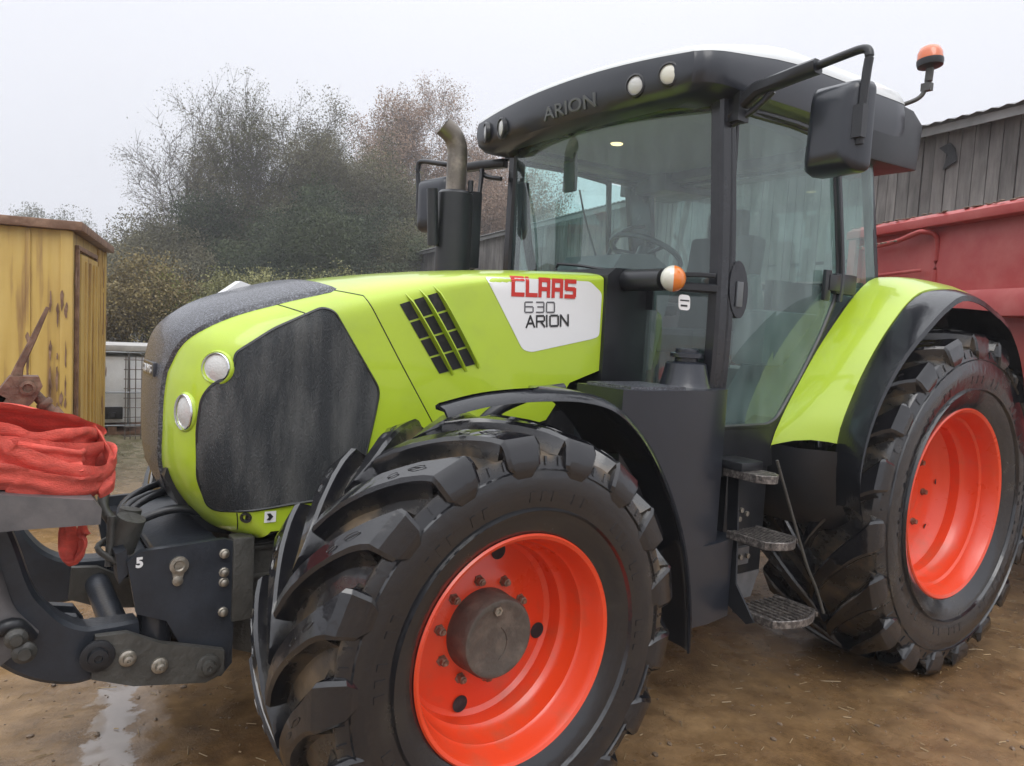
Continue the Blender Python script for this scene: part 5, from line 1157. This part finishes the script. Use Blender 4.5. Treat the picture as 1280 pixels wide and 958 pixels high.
tp('mud_crust', bm, MUD, body, smooth=60)['kind'] = 'stuff'
bm = bmesh.new(); box2(bm, (.7, .1, .80), (.85, 4.7, 1.05)); box2(bm, (1.7, .1, .80), (1.85, 4.7, 1.05)); box2(bm, (.3, 3.2, .45), (2.25, 3.3, .58)); tp('chassis', bm, BLK, bevel=.01)
for yy in (2.7, 3.9):
    for xx in (.22, 2.33):
        s_ = -1 if xx < 1 else 1
        bm = bmesh.new(); lathe(bm, [(.28, -.18), (.40, -.2), (.50, -.15), (.51, -.05), (.51, .05), (.50, .15), (.40, .2), (.28, .18)], 40, MT((xx, yy, .50), (1, 0, 0)), closed=False); w_ = tp('wheel', bm, RUB)
        bm = bmesh.new(); lathe(bm, [(.29, .17), (.26, .12), (.2, .04), (.08, .05), (.07, .10), (0, .10)], 32, MT((xx, yy, .5), (s_, 0, 0))); tp('rim', bm, MUD, w_)
bm = bmesh.new(); beam(bm, [V(1.27, .3, .9), V(1.27, -1.2, .75)], .14, .14); tp('drawbar', bm, BLK, bevel=.01)

# ------------------------------------------------------------------ trees and bushes
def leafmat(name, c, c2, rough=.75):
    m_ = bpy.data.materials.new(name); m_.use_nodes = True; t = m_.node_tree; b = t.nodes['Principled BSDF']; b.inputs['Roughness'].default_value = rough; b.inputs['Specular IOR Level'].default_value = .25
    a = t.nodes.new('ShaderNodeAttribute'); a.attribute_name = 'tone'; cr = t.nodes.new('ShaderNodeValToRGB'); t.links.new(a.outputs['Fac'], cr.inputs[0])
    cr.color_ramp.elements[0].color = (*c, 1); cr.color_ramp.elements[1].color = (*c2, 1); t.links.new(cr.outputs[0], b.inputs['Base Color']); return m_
BARK = mat('grey bark', (.085, .075, .062), .9, var=.3, vscale=4); 
def mesh_np(name, verts, faces_n, m_, parent, tone=None):
    me = bpy.data.meshes.new(name); nv = len(verts); k_ = faces_n; nf = nv//k_
    me.vertices.add(nv); me.vertices.foreach_set('co', np.asarray(verts, dtype=np.float32).ravel())
    me.loops.add(nv); me.loops.foreach_set('vertex_index', np.arange(nv, dtype=np.int32))
    me.polygons.add(nf); me.polygons.foreach_set('loop_start', np.arange(0, nv, k_, dtype=np.int32)); me.polygons.foreach_set('loop_total', np.full(nf, k_, dtype=np.int32))
    if tone is not None:
        at = me.attributes.new('tone', 'FLOAT', 'POINT'); at.data.foreach_set('value', np.repeat(np.asarray(tone, dtype=np.float32), k_))
    me.update(calc_edges=True); me.validate(); return link(name, me, m_, parent)
def branches(rs_, H, spread, levels=4, n0=5, lean=0, trunk_frac=.3, twig=.012, r0=.16):
    """returns list of (p0,p1,r0,r1) segments and list of tip points"""
    segs, tips = [], []
    def grow(p, d, l, r_, lv):
        n_ = 3 if lv else 4
        for i in range(n_):
            q = p+d*(l/n_); rr = r_*(1-.30/n_*(i+1)) if lv < levels else r_*(1-.7*(i+1)/n_)
            segs.append((p, q, r_*(1-.30/n_*i) if lv < levels else r_*(1-.7*i/n_), rr)); p = q
            d = (d+np.array([rs_.normal(0, .10), rs_.normal(0, .10), .05+rs_.normal(0, .05)])).astype(float); d /= np.linalg.norm(d)
            if lv >= 1 or i >= 1:
                nb_ = (2 if lv < 2 else 3) if lv < levels else 0
                for _ in range(nb_):
                    if rs_.random() < .78:
                        s_ = rs_.normal(0, 1, 3); s_ -= s_.dot(d)*d; s_ /= np.linalg.norm(s_)+1e-9
                        dd = d*rs_.uniform(.45, .9)+s_*rs_.uniform(.5, .95)*np.array([spread, spread, .7]); dd /= np.linalg.norm(dd)
                        grow(p, dd, l*rs_.uniform(.48, .70), max(rr*.60, twig*.5), lv+1)
        tips.append(p)
    for k_ in range(n0):
        a = rs_.uniform(0, 2*pi); dd = np.array([cos(a)*.28*spread*(n0 > 1), sin(a)*.28*spread*(n0 > 1), 1.]); dd /= np.linalg.norm(dd)
        grow(np.array([rs_.normal(0, .15)*(n0 > 1), rs_.normal(0, .15)*(n0 > 1), 0.]), dd, H*.62, r0/(n0**.4), 0)
    return segs, np.array(tips)
def seg_mesh(name, segs, m_, parent, sides=3):
    V_ = []
    for p, q, a, b_ in segs:
        d = q-p; L_ = np.linalg.norm(d)
        if L_ < 1e-6: continue
        d = d/L_; s_ = np.cross(d, [.3, .9, .2]); s_ /= np.linalg.norm(s_); w_ = np.cross(d, s_)
        ns_ = sides if a < .05 else 6
        for i in range(ns_):
            t0, t1 = 2*pi*i/ns_, 2*pi*(i+1)/ns_
            u0, u1 = s_*cos(t0)+w_*sin(t0), s_*cos(t1)+w_*sin(t1)
            V_ += [p+u0*a, p+u1*a, q+u1*b_, q+u0*b_]
    return mesh_np(name, V_, 4, m_, parent)
def leaves(rs_, centers, n, sig, size, zmin=.2):
    c = centers[rs_.integers(0, len(centers), n)]+np.clip(rs_.normal(0, 1, (n, 3)), -1.25, 1.25)*sig; c = c[c[:, 2] > zmin]; n = len(c)
    a = rs_.normal(0, 1, (n, 3)); a /= np.linalg.norm(a, axis=1)[:, None]; b_ = np.cross(a, rs_.normal(0, 1, (n, 3))); b_ /= np.linalg.norm(b_, axis=1)[:, None]
    s_ = size*rs_.uniform(.55, 1.4, n)[:, None]
    q = np.stack([c-a*s_, c+b_*s_*.55, c+a*s_, c-b_*s_*.55], 1).reshape(-1, 3); return q, n, c
def tree(name, px, dep, H, spread, seed, lab, m_leaf, nleaf, lsize, sig=.28, levels=4, n0=4, twig=.020, cat='tree', group='bare and leafy trees behind the yard', low=0, r0=.16, squash=1, leaf_top=1.0, wmax=None):
    rs_ = np.random.default_rng(seed); p = P2(px, dep); o = empty(name, p); tag(o, lab, cat, group)
    sg_, tips = branches(rs_, H, spread, levels, n0, twig=twig, r0=r0)
    zm = max(np.percentile(tips[:, 2], 99.7), 1); sc_ = H/zm
    mn = wmax/np.percentile(np.abs(tips[:, :2]), 97) if wmax else sc_
    S = np.array([mn, mn, sc_])
    sg_ = [(a*S, b_*S, c, d) for a, b_, c, d in sg_]; tips = tips*S
    seg_mesh('trunk', sg_, BARK, o)
    tt = tips if leaf_top >= 1 else tips[tips[:, 2] < H*leaf_top]
    if low:   # extra undergrowth clumps
        e_ = np.stack([rs_.normal(0, (wmax or 2)*.55, low), rs_.normal(0, (wmax or 2)*.55, low), rs_.uniform(.2, H*.55, low)], 1); tt = np.concatenate([tt, e_])
    big = cat == 'tree'
    wts = np.exp(rs_.normal(0, .75, len(tt))); ci = rs_.choice(len(tt), int(nleaf*1.4), p=wts/wts.sum()); tt2 = tt[ci]
    q, n, c = leaves(rs_, tt2, int(nleaf*(6.5 if big else 2.6)), sig*(.66 if big else .9), lsize*(.58 if big else .72))
    cl = np.sin(c[:, 0]*1.9+seed)+np.sin(c[:, 1]*2.3+seed*2)+np.sin(c[:, 2]*2.1+seed*.7)
    tone = np.clip(.5+.16*cl+rs_.normal(0, .22, n), 0, 1)
    mesh_np('crown', q, 4, m_leaf, o, tone)
    return o
OLV = leafmat('olive leaves', (.055, .060, .028), (.16, .155, .075)); DKG = leafmat('dark evergreen leaves', (.025, .036, .022), (.085, .105, .052)); GRB = leafmat('grey brown leaves', (.070, .068, .042), (.20, .185, .115)); RUS = leafmat('russet leaves', (.18, .12, .085), (.40, .28, .20))
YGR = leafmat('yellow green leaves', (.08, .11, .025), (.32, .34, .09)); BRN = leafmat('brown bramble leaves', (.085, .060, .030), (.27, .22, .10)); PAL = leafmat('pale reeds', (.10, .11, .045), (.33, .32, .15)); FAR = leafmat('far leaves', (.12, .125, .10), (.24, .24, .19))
tree('bare_tree', 222, 33, 9.6, 1.0, 1, 'nearly leafless grey tree left of the tallest tree, fine twigs against the sky', GRB, 3500, .055, .35, n0=4, wmax=3.3, leaf_top=1)
tree('bare_tree', 318, 35, 11.9, .9, 2, 'tallest thin twigged tree above the bonnet nose with sparse leaves', OLV, 5500, .06, .30, n0=4, wmax=3.2)
tree('autumn_tree', 400, 36, 11.6, .9, 3, 'olive leaved autumn tree between the tallest bare tree and the russet tree', GRB, 16000, .07, .40, n0=4, wmax=3.6, low=30)
tree('autumn_tree', 462, 38, 9.6, 1.0, 4, 'rounded olive green tree just left of the exhaust pipe', OLV, 20000, .075, .45, n0=4, wmax=3.6, low=60)
tree('russet_tree', 548, 47, 15.6, 1.0, 5, 'tall russet brown tree behind the exhaust pipe', RUS, 22000, .085, .45, n0=5, wmax=5.2, low=30)
tree('russet_tree', 622, 44, 10.2, 1.0, 6, 'lower brown tree seen between exhaust and windscreen pillar', RUS, 16000, .085, .45, n0=4, wmax=4.0, low=30)
tree('evergreen_tree', 385, 31, 6.3, 1.1, 7, 'dark green evergreen in the middle above the bonnet louvres', DKG, 30000, .075, .50, n0=5, wmax=3.2, low=160, levels=3)
tree('evergreen_tree', 300, 32, 6.0, 1.1, 8, 'dark evergreen under the tallest bare tree', DKG, 24000, .075, .50, n0=5, wmax=2.4, low=140, levels=3)
tree('evergreen_tree', 470, 33, 5.4, 1.1, 9, 'olive evergreen thicket left of the exhaust muffler', OLV, 22000, .075, .50, n0=5, wmax=2.6, low=140, levels=3)
tree('thicket_tree', 205, 30, 5.0, 1.1, 10, 'dark scrubby tree behind the bramble bush', GRB, 14000, .07, .50, n0=5, wmax=2.4, low=90, levels=3)
tree('thicket_tree', 150, 34, 4.6, 1.1, 12, 'low grey green scrub tree right of the yellow cabin roof', GRB, 14000, .08, .50, n0=5, wmax=2.6, low=90, levels=3)
tree('thicket_tree', 550, 34, 5.5, 1.1, 13, 'brown green scrub tree directly behind the exhaust muffler', GRB, 18000, .08, .50, n0=5, wmax=3.2, low=100, levels=3)
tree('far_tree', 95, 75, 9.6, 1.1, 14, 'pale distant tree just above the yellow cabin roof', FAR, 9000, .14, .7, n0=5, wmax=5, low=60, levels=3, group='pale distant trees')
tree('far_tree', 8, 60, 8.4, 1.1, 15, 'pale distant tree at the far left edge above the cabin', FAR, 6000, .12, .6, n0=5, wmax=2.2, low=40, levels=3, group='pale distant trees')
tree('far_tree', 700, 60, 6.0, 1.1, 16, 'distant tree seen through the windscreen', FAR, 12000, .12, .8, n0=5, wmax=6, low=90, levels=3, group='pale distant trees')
tree('bramble_bush', 172, 17, 2.72, 1.3, 21, 'brown and yellow green bramble bush beside the yellow cabin', BRN, 12000, .040, .16, cat='bush', group='bushes between cabin and bonnet', wmax=1.05, low=120, levels=3, n0=8, r0=.03, twig=.006)
tree('bramble_bush', 205, 17.6, 2.45, 1.3, 22, 'yellow green leafy bush right of the brown bramble', YGR, 5000, .045, .14, cat='bush', group='bushes between cabin and bonnet', wmax=.65, low=60, levels=3, n0=7, r0=.03, twig=.006)
tree('reed_bush', 292, 18.5, 2.62, .7, 23, 'pale reedy bush behind the black bonnet nose', PAL, 9000, .045, .13, cat='bush', group='bushes between cabin and bonnet', wmax=1.05, low=80, levels=3, n0=12, r0=.02, twig=.006)
tree('reed_bush', 250, 19.5, 2.0, .7, 24, 'dark low bush left of the pale reeds', DKG, 6000, .05, .18, cat='bush', group='bushes between cabin and bonnet', wmax=1.2, low=80, levels=3, n0=8, r0=.02, twig=.006)
tree('reed_bush', 370, 20, 2.75, .7, 25, 'row of pale weeds rising over the middle of the bonnet', PAL, 7000, .04, .15, cat='bush', group='bushes between cabin and bonnet', wmax=1.6, low=60, levels=3, n0=14, r0=.02, twig=.006)
tree('reed_bush', 455, 22, 2.95, .7, 26, 'row of pale weeds in front of the long barn end', PAL, 8000, .04, .16, cat='bush', group='bushes between cabin and bonnet', wmax=1.8, low=60, levels=3, n0=14, r0=.02, twig=.006)

# misty air between the camera and the trees
bm = bmesh.new(); box2(bm, (-75, -110, -2), (40, 25, 20)); hz = fin('haze', bm, None, smooth=0); tag(hz, kind='stuff')
HM = bpy.data.materials.new('misty air'); HM.use_nodes = True; t = HM.node_tree; t.nodes.clear(); o_ = t.nodes.new('ShaderNodeOutputMaterial'); pv = t.nodes.new('ShaderNodeVolumePrincipled')
pv.inputs['Color'].default_value = (.93, .94, .97, 1); pv.inputs['Density'].default_value = .0027; pv.inputs['Anisotropy'].default_value = .2; t.links.new(pv.outputs[0], o_.inputs['Volume']); hz.data.materials.append(HM)
